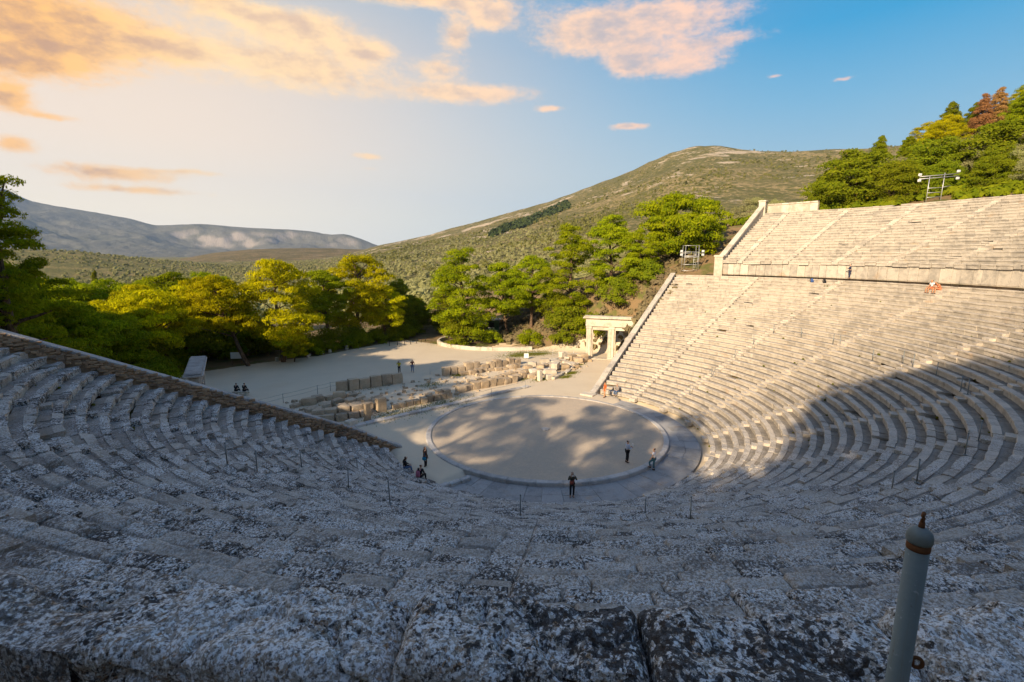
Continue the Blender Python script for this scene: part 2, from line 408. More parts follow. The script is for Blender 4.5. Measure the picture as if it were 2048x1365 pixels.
# ---------------------------------------------------------------- the lie of the land
D_LOW, H_LOW, R0 = .7607, .352, 12.5
N_LOW, N_UP = 34, 21
END_LOW, END_UP = math.radians(110.2), math.radians(97.5)
Z_DIA = 12.15
R_UP, D_UP, H_UP, Z_UP = 39.25, .85, .372, 14.07
def psi(ph):
    a = np.abs(ph)
    return np.sign(ph)*(a-math.radians(5.3)*S(math.radians(72), END_LOW, a))
def low(s, ph, z):
    """point of the lower tier: s metres up the slope from the foot, at angle ph"""
    q = psi(ph)
    return xyz(R0*np.sin(ph)+s*np.sin(q), -R0*np.cos(ph)-s*np.cos(q), z)
def upp(s, ph, z):
    r = R_UP+s
    return xyz(r*np.sin(ph), -r*np.cos(ph), z)
def terrain(x, y):
    x = np.asarray(x, float); y = np.asarray(y, float)
    r = np.hypot(x, y); ph = np.arctan2(x, -y); ax = np.abs(x)
    # hillside round the back of the seats
    sl = np.clip(.31-.0052*(y+20), .03, .33)
    rim = 20.9+sl*np.maximum(r-57, 0)*np.where(x > -20, 1.0, .55)
    # embankments north of the seats, right and left
    xa = np.interp(y, [-20, 18, 23, 28, 42, 60], [30, 30, 25, 20.5, 16.5, 16])
    X = np.minimum(np.where(y < 8, r, ax), 57)
    tl = np.maximum(12.05+.45*(X-40), 0)*(1-.55*S(15, 45, y))*(1-.85*S(45, 150, y))
    m = S(xa, xa+np.interp(y, [18, 30, 45], [6.5, 16, 30]), ax)
    bank = m*(tl+sl*np.maximum(ax-57, 0))
    xl = np.interp(y, [10, 18, 30, 60], [31, 33, 34, 40])
    bank = np.where(x < 0, S(xl, xl+14, ax)*tl*.72, bank)
    out = np.where(y < 8, rim, bank)
    w = np.maximum(S(4, 12, y), 1-S(50, 56, r))
    out = rim*(1-w)+bank*w
    out = np.where((np.abs(ph) < END_LOW) & (y < 8), np.where(r > 57.2, rim, out), out)
    # the valley to the north
    dn = np.maximum(y-52, 0)
    fall = -.035*np.minimum(dn, 250)-.010*np.clip(dn-250, 0, 900)-.002*np.maximum(dn-1150, 0)
    out = out+fall*S(0, 30, dn)*S(260, 30, np.abs(x-0)*np.where(y < 120, 1, 0))
    # bowl of the theatre
    s = np.maximum(r-R0, 0)
    cone = np.where(r < 39.0, s/D_LOW*H_LOW-.75, np.where(r < 40.4, Z_DIA-.3, Z_UP+(r-R_UP)/D_UP*H_UP-1.1))
    inlow = (np.abs(ph) < END_LOW+math.radians(1.0)) & (r < 39.6) & (r > R0)
    inup = (np.abs(ph) < END_UP+math.radians(.8)) & (r >= 38.8) & (r < 57.6)
    out = np.where(inlow | inup, np.minimum(cone, np.where(r > 57, rim, cone)), out)
    chan = (r < R0+.4) & ((ph > math.radians(-76)) & (ph < math.radians(97)))
    out = np.where(chan, -.5, out)
    north = (r <= R0+.4) & ~chan
    out = np.where(north, -.004, out)
    return out
def ground(x, y): return float(terrain(x, y))

# ---------------------------------------------------------------- ground
def poly_in(x, y, poly):
    inside = np.zeros(np.shape(x), bool); j = len(poly)-1
    for i in range(len(poly)):
        xi, yi = poly[i]; xj, yj = poly[j]
        c = ((yi > y) != (yj > y)) & (x < (xj-xi)*(y-yi)/(yj-yi+1e-12)+xi)
        inside ^= c; j = i
    return inside
SAND = [(-36, 8), (-38, 20), (-24, 43), (-12, 44.5), (-3, 44.5), (2, 46), (8, 47.5), (12, 48), (13, 45), (14.3, 41), (14.8, 37), (17, 33), (23, 27), (29, 23), (33, 18), (31, 12), (12, 4), (-12, 4)]
def ground_material():
    m, N = newmat('dry_earth')
    P = N.n('ShaderNodeNewGeometry').outputs['Position']
    sand, green = attr(N, 'sand'), attr(N, 'green')
    n1 = N.noise(P, .35, 5, .6); n2 = N.noise(P, 3.0, 6, .65); n3 = N.noise(P, 25.0, 4, .7)
    pale = N.mix(n1, (.68, .57, .42), (.56, .465, .34))
    pale = N.mix(N.math('MULTIPLY', N.smooth(n3, .5, .7), .30), pale, (.40, .335, .25))
    pale = N.mix(N.math('MULTIPLY', N.smooth(N.noise(P, .12, 3, .6), .56, .7), .30), pale, (.56, .42, .27))
    dirt = N.mix(n2, (.30, .19, .10), (.155, .115, .06))
    dirt = N.mix(N.smooth(n1, .45, .62), dirt, (.115, .12, .035))
    dirt = N.mix(N.math('MULTIPLY', N.smooth(n3, .5, .68), .4), dirt, (.32, .25, .13))
    grs = N.mix(n3, (.105, .135, .02), (.22, .205, .05))
    e = N.smooth(N.math('ADD', sand, N.math('MULTIPLY', N.math('SUBTRACT', n2, .5), .5)), .38, .62)
    c = N.mix(e, dirt, pale)
    ge = N.smooth(N.math('ADD', green, N.math('MULTIPLY', N.math('SUBTRACT', n2, .5), .9)), .42, .66)
    c = N.mix(N.math('MULTIPLY', ge, .85), c, grs)
    finish(N, c, .97, N.math('ADD', n2, N.math('MULTIPLY', n3, .6)), .05, .5, .08)
    return m
M_GROUND = ground_material()
GREENS = [(19.5, 25.5, 3.2, .9), (22, 24.2, 2.5, .8), (-8, 12.1, 3.0, .5), (-3, 12.2, 3.0, .5), (-6, 23.2, 2, .5), (16.5, 12.5, 1.0, 1.0), (18.5, 14.2, .9, 1.0), (14.6, 11.6, .9, .9), (21, 15.2, .8, .8),
          (17.5, 41.5, 3.0, .9), (5, 20.8, 1.2, .7), (9.5, 14.2, 1.0, .6), (11.5, 12.6, 1.2, .7), (0, 19, 1.5, .4)]
gx = np.arange(-70, 86, .5); gy = np.arange(-80, 96, .5)
GX, GY = np.meshgrid(gx, gy)
GZ = terrain(GX, GY)
rough = (fbm(xyz(GX*.5, GY*.5, 0), 4)-.5)
sand = (poly_in(GX, GY, SAND) | (np.hypot(GX, GY) < 14)).astype(float)
for _ in range(2):
    sand = (sand+np.roll(sand, 1, 0)+np.roll(sand, -1, 0)+np.roll(sand, 1, 1)+np.roll(sand, -1, 1))/5
inr = np.hypot(GX, GY) < 57.3
GZ = GZ+rough*np.where((sand > .3) | (inr & (GY < 9)), .0, .35)
green = np.zeros_like(GX)
for (a, b, r_, w_) in GREENS:
    green = np.maximum(green, w_*np.exp(-((GX-a)/r_)**2-((GY-b)/(r_*.55))**2))
green = np.maximum(green, np.where(sand < .3, .25, 0))
ny, nx = GX.shape
idx = np.arange(nx*ny).reshape(ny, nx)
F = np.stack([idx[:-1, :-1], idx[:-1, 1:], idx[1:, 1:], idx[1:, :-1]], -1).reshape(-1, 4)
put('ground', mesh('ground', np.stack([GX, GY, GZ], -1).reshape(-1, 3), F, {'sand': sand.ravel(), 'green': green.ravel()}, True), M_GROUND, kind='structure')

# ---------------------------------------------------------------- orchestra
def orchestra_material():
    m, N = newmat('orchestra_earth')
    P = N.n('ShaderNodeNewGeometry').outputs['Position']
    n1 = N.noise(P, .3, 4, .6); n2 = N.noise(P, 2.2, 6, .65); n3 = N.noise(P, 30.0, 4, .7)
    c = N.mix(n1, (.56, .46, .35), (.45, .37, .285))
    c = N.mix(N.math('MULTIPLY', N.smooth(n2, .46, .68), .6), c, (.60, .48, .34))
    c = N.mix(N.math('MULTIPLY', N.smooth(N.noise(P, 7.0, 5, .7), .5, .66), .45), c, (.36, .30, .235))
    c = N.mix(N.math('MULTIPLY', N.smooth(n3, .5, .7), .3), c, (.25, .22, .18))
    pk = N.smooth(N.noise(P, 14.0, 3, .7), .62, .70)
    c = N.mix(N.math('MULTIPLY', pk, .5), c, (.66, .58, .47))
    finish(N, c, .97, N.math('ADD', n2, N.math('ADD', n3, pk)), .04, .7, .08)
    return m
M_ORCH = orchestra_material()
th = np.linspace(0, 2*math.pi, 97)[:-1]
V = [[0, 0, 0.0]]; F = []
for k, r_ in enumerate((3.0, 6.0, 9.85)):
    V += [[r_*math.cos(a), r_*math.sin(a), 0.0] for a in th]
for j in range(96):
    F.append((0, 1+j, 1+(j+1) % 96))
    for k in range(2):
        F.append((1+k*96+j, 1+k*96+96+j, 1+k*96+96+(j+1) % 96, 1+k*96+(j+1) % 96))
put('orchestra_floor', mesh('orchestra_floor', V, F), M_ORCH, kind='structure')
mb = MB(); mb.lathe([(.36, 0.0), (.36, .05), (.33, .07), (.30, .07)], n=20); mb.lathe([(.14, .07), (.14, .085)], n=12)
put('altar_stone', mb.mesh('altar_stone'), M_KERB, label='small round pale stone set flat at the centre of the orchestra', category='stone', loc=(0, 0, 0.002))

def arc_block(r0, r1, a0, a1, z0, z1, n=5, rnd=.05, jit=.004, inner=0.0):
    """a kerb stone: an arc of a ring with a rounded outer shoulder"""
    prof = [(r0, z0), (r0, z1-inner), (r0+.03, z1), (r1-rnd*1.6, z1), (r1-rnd*.5, z1-rnd*.35), (r1, z1-rnd*1.5), (r1, z0)]
    A = np.linspace(a0, a1, n)
    V = np.array([[(r)*math.sin(a), -(r)*math.cos(a), z] for a in A for r, z in prof]); V += rng.normal(0, jit, V.shape)
    m = len(prof)
    F = [(k*m+j, k*m+(j+1) % m, k*m+m+(j+1) % m, k*m+m+j) for k in range(n-1) for j in range(m)]
    F += [tuple(range(m-1, -1, -1)), tuple((n-1)*m+j for j in range(m))]
    return V, F
ring = empty('orchestra_kerb', 'round pale stone kerb ringing the orchestra floor', 'kerb')
a = -math.pi
while a < math.pi-.02:
    da = min(.15+rng.uniform(0, .05), math.pi-a)
    if math.pi-a-da < .06: da = math.pi-a
    mb = MB(); mb.add(*arc_block(9.8, 10.22, a+.0012, a+da-.0012, -.5, .075+rng.normal(0, .006)))
    put('kerb_stone', mb.mesh('kerb_stone', False), M_KERB, ring)
    a += da
spur = empty('kerb_spur', 'short stone kerb joining the orchestra ring to the left end of the seats', 'kerb')
for k in range(3):
    mb = MB(); mb.box((-10.25-.82*k-.4, -3.25+.06*k, -.5), (.80, .42, .53+rng.normal(0, .01)), rz=.07, jit=.005, bev=.05)
    put('kerb_stone', mb.mesh('kerb_stone'), M_KERB, spur)

chan = empty('orchestra_walk', 'sunken flagstone walk curving between the orchestra kerb and the front seats', 'paving')
a = math.radians(-75)
while a < math.radians(96):
    da = rng.uniform(.085, .125)
    rows_ = [(10.225, 12.62)] if rng.random() < .55 else [(10.225, 11.3+rng.uniform(-.25, .25)), None]
    if len(rows_) == 2: rows_[1] = (rows_[0][1], 12.62)
    for (ra, rb) in rows_:
        mb = MB(); mb.add(*arc_block(ra+.008, rb-.008, a+.0009, a+da-.0009, -.42, -.22+rng.normal(0, .006), 3, .015, .003))
        put('paving_slab', mb.mesh('paving_slab'), M_SLAB, chan)
    a += da

# ---------------------------------------------------------------- seat rows
ST_LOW = [math.radians(v) for v in (92.0, 74.9, 57.6, 40.3, 23.1, 5.9, -11.3, -28.5, -45.7, -62.9, -79.4, -93.4)]
ST_UP = [math.radians(59.8+8.55*k) for k in range(-18, 5)]
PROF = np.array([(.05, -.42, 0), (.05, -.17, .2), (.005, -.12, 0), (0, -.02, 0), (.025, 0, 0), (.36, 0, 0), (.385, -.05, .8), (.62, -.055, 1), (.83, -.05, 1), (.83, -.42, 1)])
def in_view(P):
    v = P-EYE; d = v @ FW
    if d < .3: return 0, 0, 0
    return FOC*(v @ RT)/d, FOC*(v @ UPV)/d, d
def make_block(fn, s0, z0, p0, p1, prof, nseg, worn):
    """one seat block: footprint p0..p1 along the row, top of its seat at z0, nose at s0"""
    A = np.linspace(p0, p1, nseg+1)
    m = len(prof)
    tilt = rng.normal(0, .012)*(.5+worn); dz = rng.normal(0, .010)*(.5+worn); ds = rng.normal(0, .012)*(.5+worn)
    V = []
    for k, a in enumerate(A):
        t = k/nseg*2-1
        pr = prof.copy()
        endk = k in (0, nseg)
        pr[:, 0] += ds+rng.normal(0, .006*(1+2*worn), m); pr[:, 1] += dz+tilt*t+rng.normal(0, .005*(1+2*worn), m)
        if endk and rng.random() < .30+.4*worn:
            c = rng.uniform(.02, .05+.09*worn); pr[2:5, 0] += c; pr[3:5, 1] -= c*.5
        V.append(fn(s0+pr[:, 0], a, z0+pr[:, 1]))
    V = np.concatenate(V)
    F = [(k*m+j, k*m+m+j, k*m+m+j+1, k*m+j+1) for k in range(nseg) for j in range(m-1)]
    F += [tuple(range(m)), tuple(nseg*m+j for j in range(m-1, -1, -1))]
    return V, F, np.tile(prof[:, 2], nseg+1)
def resample(prof, n):
    d = np.r_[0, np.cumsum(np.hypot(np.diff(prof[:, 0]), np.diff(prof[:, 1])))]
    t = np.linspace(0, d[-1], n)
    return np.stack([np.interp(t, d, prof[:, k]) for k in range(3)], -1)
def rough_block(fn, s0, z0, p0, p1, prof, step, amp, seed, lump=0.0):
    """a near block with its worn, pitted surface modelled"""
    L = np.linalg.norm(fn(s0, p1, z0)-fn(s0, p0, z0))
    per = np.hypot(np.diff(prof[:, 0]), np.diff(prof[:, 1])).sum()
    n = max(10, int(per/step)); k = max(6, int(L/step))
    pr = resample(prof, n)
    A = np.linspace(p0, p1, k+1)
    t = np.abs(np.linspace(-1, 1, k+1))
    ew = .12/max(L, .3)*1.4
    edge = np.clip((t-(1-ew))/ew, 0, 1)
    ds, dz, tl = rng.normal(0, .02), rng.normal(0, .015), rng.normal(0, .012)
    V = np.concatenate([fn(s0+pr[:, 0]+ds, a, z0+pr[:, 1]+dz+tl*tt-e*e*.075) for a, e, tt in zip(A, edge, np.linspace(-1, 1, k+1))])
    # outward direction of the section
    tx = np.gradient(pr[:, 0]); tz = np.gradient(pr[:, 1]); ln = np.hypot(tx, tz)+1e-9
    nx_, nz_ = -tz/ln, tx/ln
    mid = (p0+p1)/2
    rad = np.array([math.sin(mid), -math.cos(mid), 0])
    Nn = np.tile(nx_[:, None]*rad+nz_[:, None]*np.array([0, 0, 1.0]), (k+1, 1))
    big = fbm(V*1.9+seed, 3)-.5; med = fbm(V*7.0+seed, 4, .55)-.5; pits = np.maximum(0, fbm(V*16+seed*2, 3)-.58)
    lips = np.maximum(0, fbm(V*3.3+seed*3, 3)-.60)
    crk = np.clip(1-np.abs(fbm(V*1.25+seed*5, 4, .6)-.5)/(.032 if lump > .3 else .020), 0, 1)*(.11 if lump > .3 else .055 if lump > .05 else .012)
    V = V-Nn*crk[:, None]
    V = V+Nn*(amp*(1.5*big+1.3*med-1.3*pits-1.6*lips)+lump*(fbm(V*1.1+seed, 2)-.45))[:, None]
    m = n
    a_ = np.arange(k)[:, None]*m+np.arange(m-1)[None]
    F = np.stack([a_, a_+m, a_+m+1, a_+1], -1).reshape(-1, 4)
    # close the ends
    base = len(V); cap = []
    Vc = []
    for kk, rev in ((0, False), (k, True)):
        e = V[kk*m:(kk+1)*m].copy(); e[:, 2] -= .30; dirn_ = (V[((k if rev else 0))*m]-V[((k-1) if rev else 1)*m]); e = e+0*dirn_
        Vc.append(e); o = base+(0 if not rev else m)
        for j in range(m-1):
            q = (kk*m+j, kk*m+j+1, o+j+1, o+j)
            cap.append(q if not rev else q[::-1])
    V = np.concatenate([V]+Vc); F = np.concatenate([F, np.array(cap)])
    return V, F, np.r_[np.tile(pr[:, 2], k+1), np.tile(pr[:, 2], 2)]

def wear(P):
    """old and worn towards the south west, restored towards the ends"""
    return float(S(22, -12, P[0]-.35*P[1]))
def build_tier(root, fn, rows, stairs, end, base_r, d, h, z0, mat, blen, prof, first_skip=None):
    blocks = []; merged = MB(); foots = []
    for i in rows:
        s = i*d if root['category'] and fn is low else (i-1)*d
        z = i*h if fn is low else z0+(i-1)*h
        R = base_r+s
        cuts = sorted([-end]+[a for a in stairs if -end+.02 < a < end-.02]+[end])
        for q0, q1 in zip(cuts[:-1], cuts[1:]):
            g = .37/R
            gap = lambda q: 0.0 if (fn is upp and i == 1 and abs(math.degrees(q)+42.8) < 2) else g
            p0 = q0+(gap(q0) if q0 > -end else .15/R); p1 = q1-(gap(q1) if q1 < end else .15/R)
            L = (p1-p0)*R
            if L < .5: continue
            n = max(1, round(L/blen)); w = rng.uniform(.7, 1.3, n); w = np.cumsum(w)/w.sum(); e = p0+np.r_[0, w]*(p1-p0)
            for a0, a1 in zip(e[:-1], e[1:]):
                gp = (.006+rng.exponential(.006)+(.02 if fn is upp and i == 1 else 0))/R
                blocks.append((i, s, z, a0+gp, a1-gp))
    info = []
    if fn is upp: blocks = [b for b in blocks if not (b[0] == 1 and abs((b[3]+b[4])/2-math.radians(-44)) < .34)]
    else: blocks = [b for b in blocks if not (b[0] == N_LOW and -1.2 < (b[3]+b[4])/2 < -.2)]
    for b in blocks:
        i, s, z, a0, a1 = b
        P = fn(s+.3, (a0+a1)/2, z).reshape(3); X, Y, dd = in_view(P)
        vis = dd > 0 and abs(X) < 1045 and -720 < Y < 700
        size = (a1-a0)*(base_r+s)*FOC/dd if dd > 0 else 0
        if vis and fn is upp and P[0] < 20 and i > 1: vis = False
        info.append((vis, size, dd, P))
    order = sorted([k for k in range(len(blocks)) if info[k][0]], key=lambda k: -info[k][1])[:300]
    single = set(order)
    mv, mf, mfoot, mt, base = [], [], [], [], 0
    for k, (i, s, z, a0, a1) in enumerate(blocks):
        vis, size, dd, P = info[k]
        w = wear(P); t = float(np.clip(rng.normal(.5, .18), 0, 1))
        am_ = (a0+a1)/2; z += .05*(float(vnoise(np.array([[am_*9.0, i*.7, 3.0]]))[0])-.5)*(1 if dd > 9 else 0); s += .07*(float(vnoise(np.array([[am_*7.0, i*.9, 8.0]]))[0])-.5)*(1 if dd > 9 else 0)
        if fn is upp and i == 1: z += rng.normal(0, .05); s += rng.normal(0, .07)
        if dd > 9 and rng.random() < .02+.03*w: z -= rng.uniform(.06, .22); s += rng.normal(0, .05)
        if k in single and dd < 17:
            step = .05 if dd > 10 else (.035 if dd > 7 else .022)
            if dd < 3: step = .013
            V, F, ft = rough_block(fn, s, z, a0, a1, prof, step, .045 if dd > 3 else .05, float(k), .0 if dd > 3 else .16)
            sm = True
        else:
            V, F, ft = make_block(fn, s, z, a0, a1, prof, 3 if R > 0 and (a1-a0) > .07 else 2, w)
            sm = False
        if k in single:
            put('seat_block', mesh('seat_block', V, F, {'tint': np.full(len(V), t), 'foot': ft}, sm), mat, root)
        else:
            mv.append(V); mf += [tuple(j+base for j in f) for f in F]; mfoot.append(ft); mt.append(np.full(len(V), t)); base += len(V)
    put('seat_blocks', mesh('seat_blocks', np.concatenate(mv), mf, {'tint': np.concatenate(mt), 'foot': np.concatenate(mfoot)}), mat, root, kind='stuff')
    # two steps to every row on each stairway
    st = []
    for a in stairs:
        if abs(a) > end-.01: continue
        for i in rows:
            s = i*d if fn is low else (i-1)*d
            z = i*h if fn is low else z0+(i-1)*h
            R = base_r+s
            for (sa, sb, zt) in ((-d*.5+.02, .03, z-h*.5), (.03, d*.5+.02, z)):
                if fn is upp and i == 1 and sa < 0: continue
                if fn is upp and i < 3 and abs(math.degrees(a)+42.8) < 10: continue
                wv = .345/R
                zz = zt-.02+rng.normal(0, .010)
                pr = [(s+sa, zz-.35), (s+sa-.0, zz-.02), (s+sa+.02, zz), (s+sb+.03, zz-.005), (s+sb+.03, zz-.35)]
                V = np.concatenate([fn(np.array([p[0] for p in pr]), a+q, np.array([p[1] for p in pr]))+rng.normal(0, .006, (5, 3)) for q in (-wv, wv)])
                F = [(j, 5+j, 6+j, j+1) for j in range(4)]+[(0, 1, 2, 3, 4), (9, 8, 7, 6, 5)]
                X, Y, dd = in_view(V.mean(0)); ok = dd > 1 and abs(X) < 1030 and -690 < Y < 690
                st.append((.7*FOC/dd if ok else 0, V, F))
    st.sort(key=lambda q: -q[0])
    mb = MB()
    for k, (sz, V, F) in enumerate(st):
        if k < 300 and sz > 0:
            b = MB(); b.add(V, F); put('step', b.mesh('step'), mat, root)
        else: mb.add(V, F)
    if mb.n: put('steps', mb.mesh('steps'), mat, root, kind='stuff')

lower = empty('lower_seat_tier', 'lower bank of curved stone seat rows rising from the orchestra', 'seating')
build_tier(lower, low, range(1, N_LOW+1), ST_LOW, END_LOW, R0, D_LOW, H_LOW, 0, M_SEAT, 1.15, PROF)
upper = empty('upper_seat_tier', 'upper bank of stone seat rows above the walkway wall, sunlit on the right', 'seating')
PROFU = PROF.copy(); PROFU[:, 0] *= D_UP/D_LOW; PROFU[0:2, 1] += (-.02, 0)
build_tier(upper, upp, range(1, N_UP+1), ST_UP, END_UP, R_UP, D_UP, H_UP, Z_UP, M_SEATU, 1.3, PROFU)

# the raised seats of honour along the near edge of the walkway, right under the camera
hon = empty('honour_seats', 'row of large lichened blocks along the walkway edge in the foreground', 'seating')
PH = np.array([(-.02, -1.0, 0), (-.02, -.06, 0), (.01, -.012, 0), (.05, 0, 0), (.46, -.005, 0), (.50, -.05, 0), (.515, -1.0, 0)])
a = math.radians(-68)
k = 0
EDGES = [-0.8631, -0.8336, -0.7888, -0.756, -0.7218, -0.6882]
seq = list(np.arange(math.radians(-68), EDGES[0]-.02, .031))+EDGES+list(np.arange(EDGES[-1]+.031, math.radians(-14), .031))
for a0, a1 in zip(seq[:-1], seq[1:]):
    P = low(25.45, (a0+a1)/2, 13.0).reshape(3); dd = np.linalg.norm(P-EYE)
    dz = rng.normal(0, .02); left = a1 < EDGES[1]+.001
    V, F, ft = rough_block(low, 25.36, 13.0+dz-(.10 if left else 0), a0+.0003, a1-.0003, PH, .013 if dd < 4 else .05, .075, 31.0+k*3.7, .38 if left else .14); k += 1
    put('seat_block', mesh('seat_block', V, F, {'tint': np.full(len(V), (.486 if left else .397)+rng.normal(0, .006)), 'foot': ft}, True), M_NEAR, hon)

# walkway between the tiers, its wall of upright slabs
A = np.linspace(-END_LOW, END_LOW, 221)
q = np.abs(A)
sI = N_LOW*D_LOW+.78
V = np.concatenate([low(sI, A, Z_DIA), xyz(np.sin(A)*(R_UP+.55), -np.cos(A)*(R_UP+.55), Z_DIA)])
F = np.stack([np.arange(220), np.arange(220)+221, np.arange(220)+222, np.arange(220)+1], -1)
put('walkway', mesh('walkway', V, F), M_GROUND, kind='structure')
wall = empty('walkway_wall', 'wall of upright pale slabs along the walkway between the two seat tiers', 'wall')
a = -END_UP
slabs = []
while a < END_UP-.004:
    da = min(rng.uniform(.8, 1.3)/39.6, END_UP-a)
    slabs.append((a, a+da)); a += da
nsing = 0
mb = MB()
for (a0, a1) in slabs:
    z1 = Z_UP-.36
    pr = [(.30, Z_DIA-.25), (.22, Z_DIA+.06), (.20, Z_DIA+.12), (.24, z1-.02), (.24, z1), (.62, z1), (.62, Z_DIA-.25)]
    V = np.concatenate([upp(np.array([p[0] for p in pr])+rng.normal(0, .014), aa, np.array([p[1] for p in pr]))+rng.normal(0, .006, (7, 3)) for aa in (a0+.0005, (a0+a1)/2, a1-.0005)])
    F = [(k*7+j, k*7+7+j, k*7+8+j, k*7+j+1) for k in range(2) for j in range(6)]+[tuple(range(7)), tuple(14+j for j in range(6, -1, -1))]
    X, Y, dd = in_view(V.mean(0))
    if dd > 1 and abs(X) < 1040 and a0 > 0:
        b = MB(); b.add(V, F); put('wall_slab', b.mesh('wall_slab'), M_SEATU, wall)
    else: mb.add(V, F)
put('wall_slabs', mb.mesh('wall_slabs'), M_SEATU, wall, kind='stuff')

# ---------------------------------------------------------------- end walls of the seat tiers
def end_pt(side, i, off):
    x, y = 11.747+.735*i, 4.314+.196*i
    return np.array([(x-.258*off)*side, y+.966*off])
def slope_prism(mb, side, i0, i1, o0, o1, zt, zb, jit=.0, round_=0.0):
    """a stretch of wall that climbs with the rows: zt, zb give top and bottom height at row i"""
    V = []
    for i in (i0, i1):
        for o, z in ((o0, zb(i)), (o0, zt(i)-round_), (o0+round_, zt(i)), (o1-round_, zt(i)), (o1, zt(i)-round_), (o1, zb(i))):
            p = end_pt(side, i, o); V.append((p[0], p[1], z))
    V = np.array(V)+rng.normal(0, jit, (12, 3))
    F = [(k, (k+1) % 6, 6+(k+1) % 6, 6+k) for k in range(6)]+[(5, 4, 3, 2, 1, 0), (6, 7, 8, 9, 10, 11)]
    if side < 0: F = [f[::-1] for f in F]
    mb.add(V, F)
for side in (1, -1):
    if side > 0:
        aw = empty('retaining_wall', 'sloping pale end wall beside the sunlit right end of the lower seats', 'wall')
        o0, o1, lift, th_ = .02, .72, .15, .22
    else:
        aw = empty('retaining_wall', 'rubble end wall with grey coping beside the shaded left end of the lower seats', 'wall')
        o0, o1, lift, th_ = .10, .62, .66, .17
    LF = (lambda q: lift*float(np.clip((q+1.0)/5.0, .12, 1))) if side < 0 else (lambda q: lift)
    mb = MB()
    for k in range(12):
        slope_prism(mb, side, k*2.9-.4, (k+1)*2.9-.4, o0+.06, o1-.06, lambda i: max(.04, H_LOW*i+LF(i)-th_), lambda i: -.6)
    put('wall_core', mb.mesh('wall_core'), M_RUBBLE if side < 0 else M_WHITE, aw)
    i = -.45
    while i < N_LOW+.3:
        di = min(rng.uniform(1.5, 2.3), N_LOW+.4-i)
        mb = MB()
        slope_prism(mb, side, i+.012, i+di-.012, o0, o1, lambda k: max(.10, H_LOW*k+LF(k)), lambda k: max(-.1, H_LOW*k+LF(k)-th_), .022 if side > 0 else .010, .04)
        put('coping_block', mb.mesh('coping_block'), M_COPE if side < 0 else M_SEATU, aw)
        i += di
    if side < 0:
        # rubble face between the row ends and the coping: every stone its own
        stones = []
        for i in np.arange(0.0, N_LOW, .46):
            z0 = H_LOW*i-.12; top = H_LOW*i+LF(i)-th_
            for z in np.arange(z0-.1, top-.02, .135):
                stones.append((i+rng.uniform(-.16, .16), z+rng.normal(0, .032), rng.uniform(.20, .62), rng.uniform(.08, .19)))
        rest = MB()
        for k, (i, z, ln, hh) in enumerate(stones):
            p = end_pt(-1, i, .13)
            b = MB(); b.box((p[0], p[1], z), (ln*.72, .14+rng.uniform(0, .04), hh), rz=-.261, jit=.010, bev=.03)
            if i < 31 and k % 2 == 0 and k < 600: put('stone', b.mesh('stone'), M_RUBBLE, aw)
            else: rest.add(np.concatenate(b.V), b.F)
        put('stones', rest.mesh('stones'), M_RUBBLE, aw, kind='stuff')
    else:
        foot = MB(); p = end_pt(1, -1.0, .55); foot.box((p[0], p[1], -.1), (1.1, 1.5, .24), rz=.26, bev=.05, jit=.01)
        put('foot_stone', foot.mesh('foot_stone'), M_WHITE, aw)

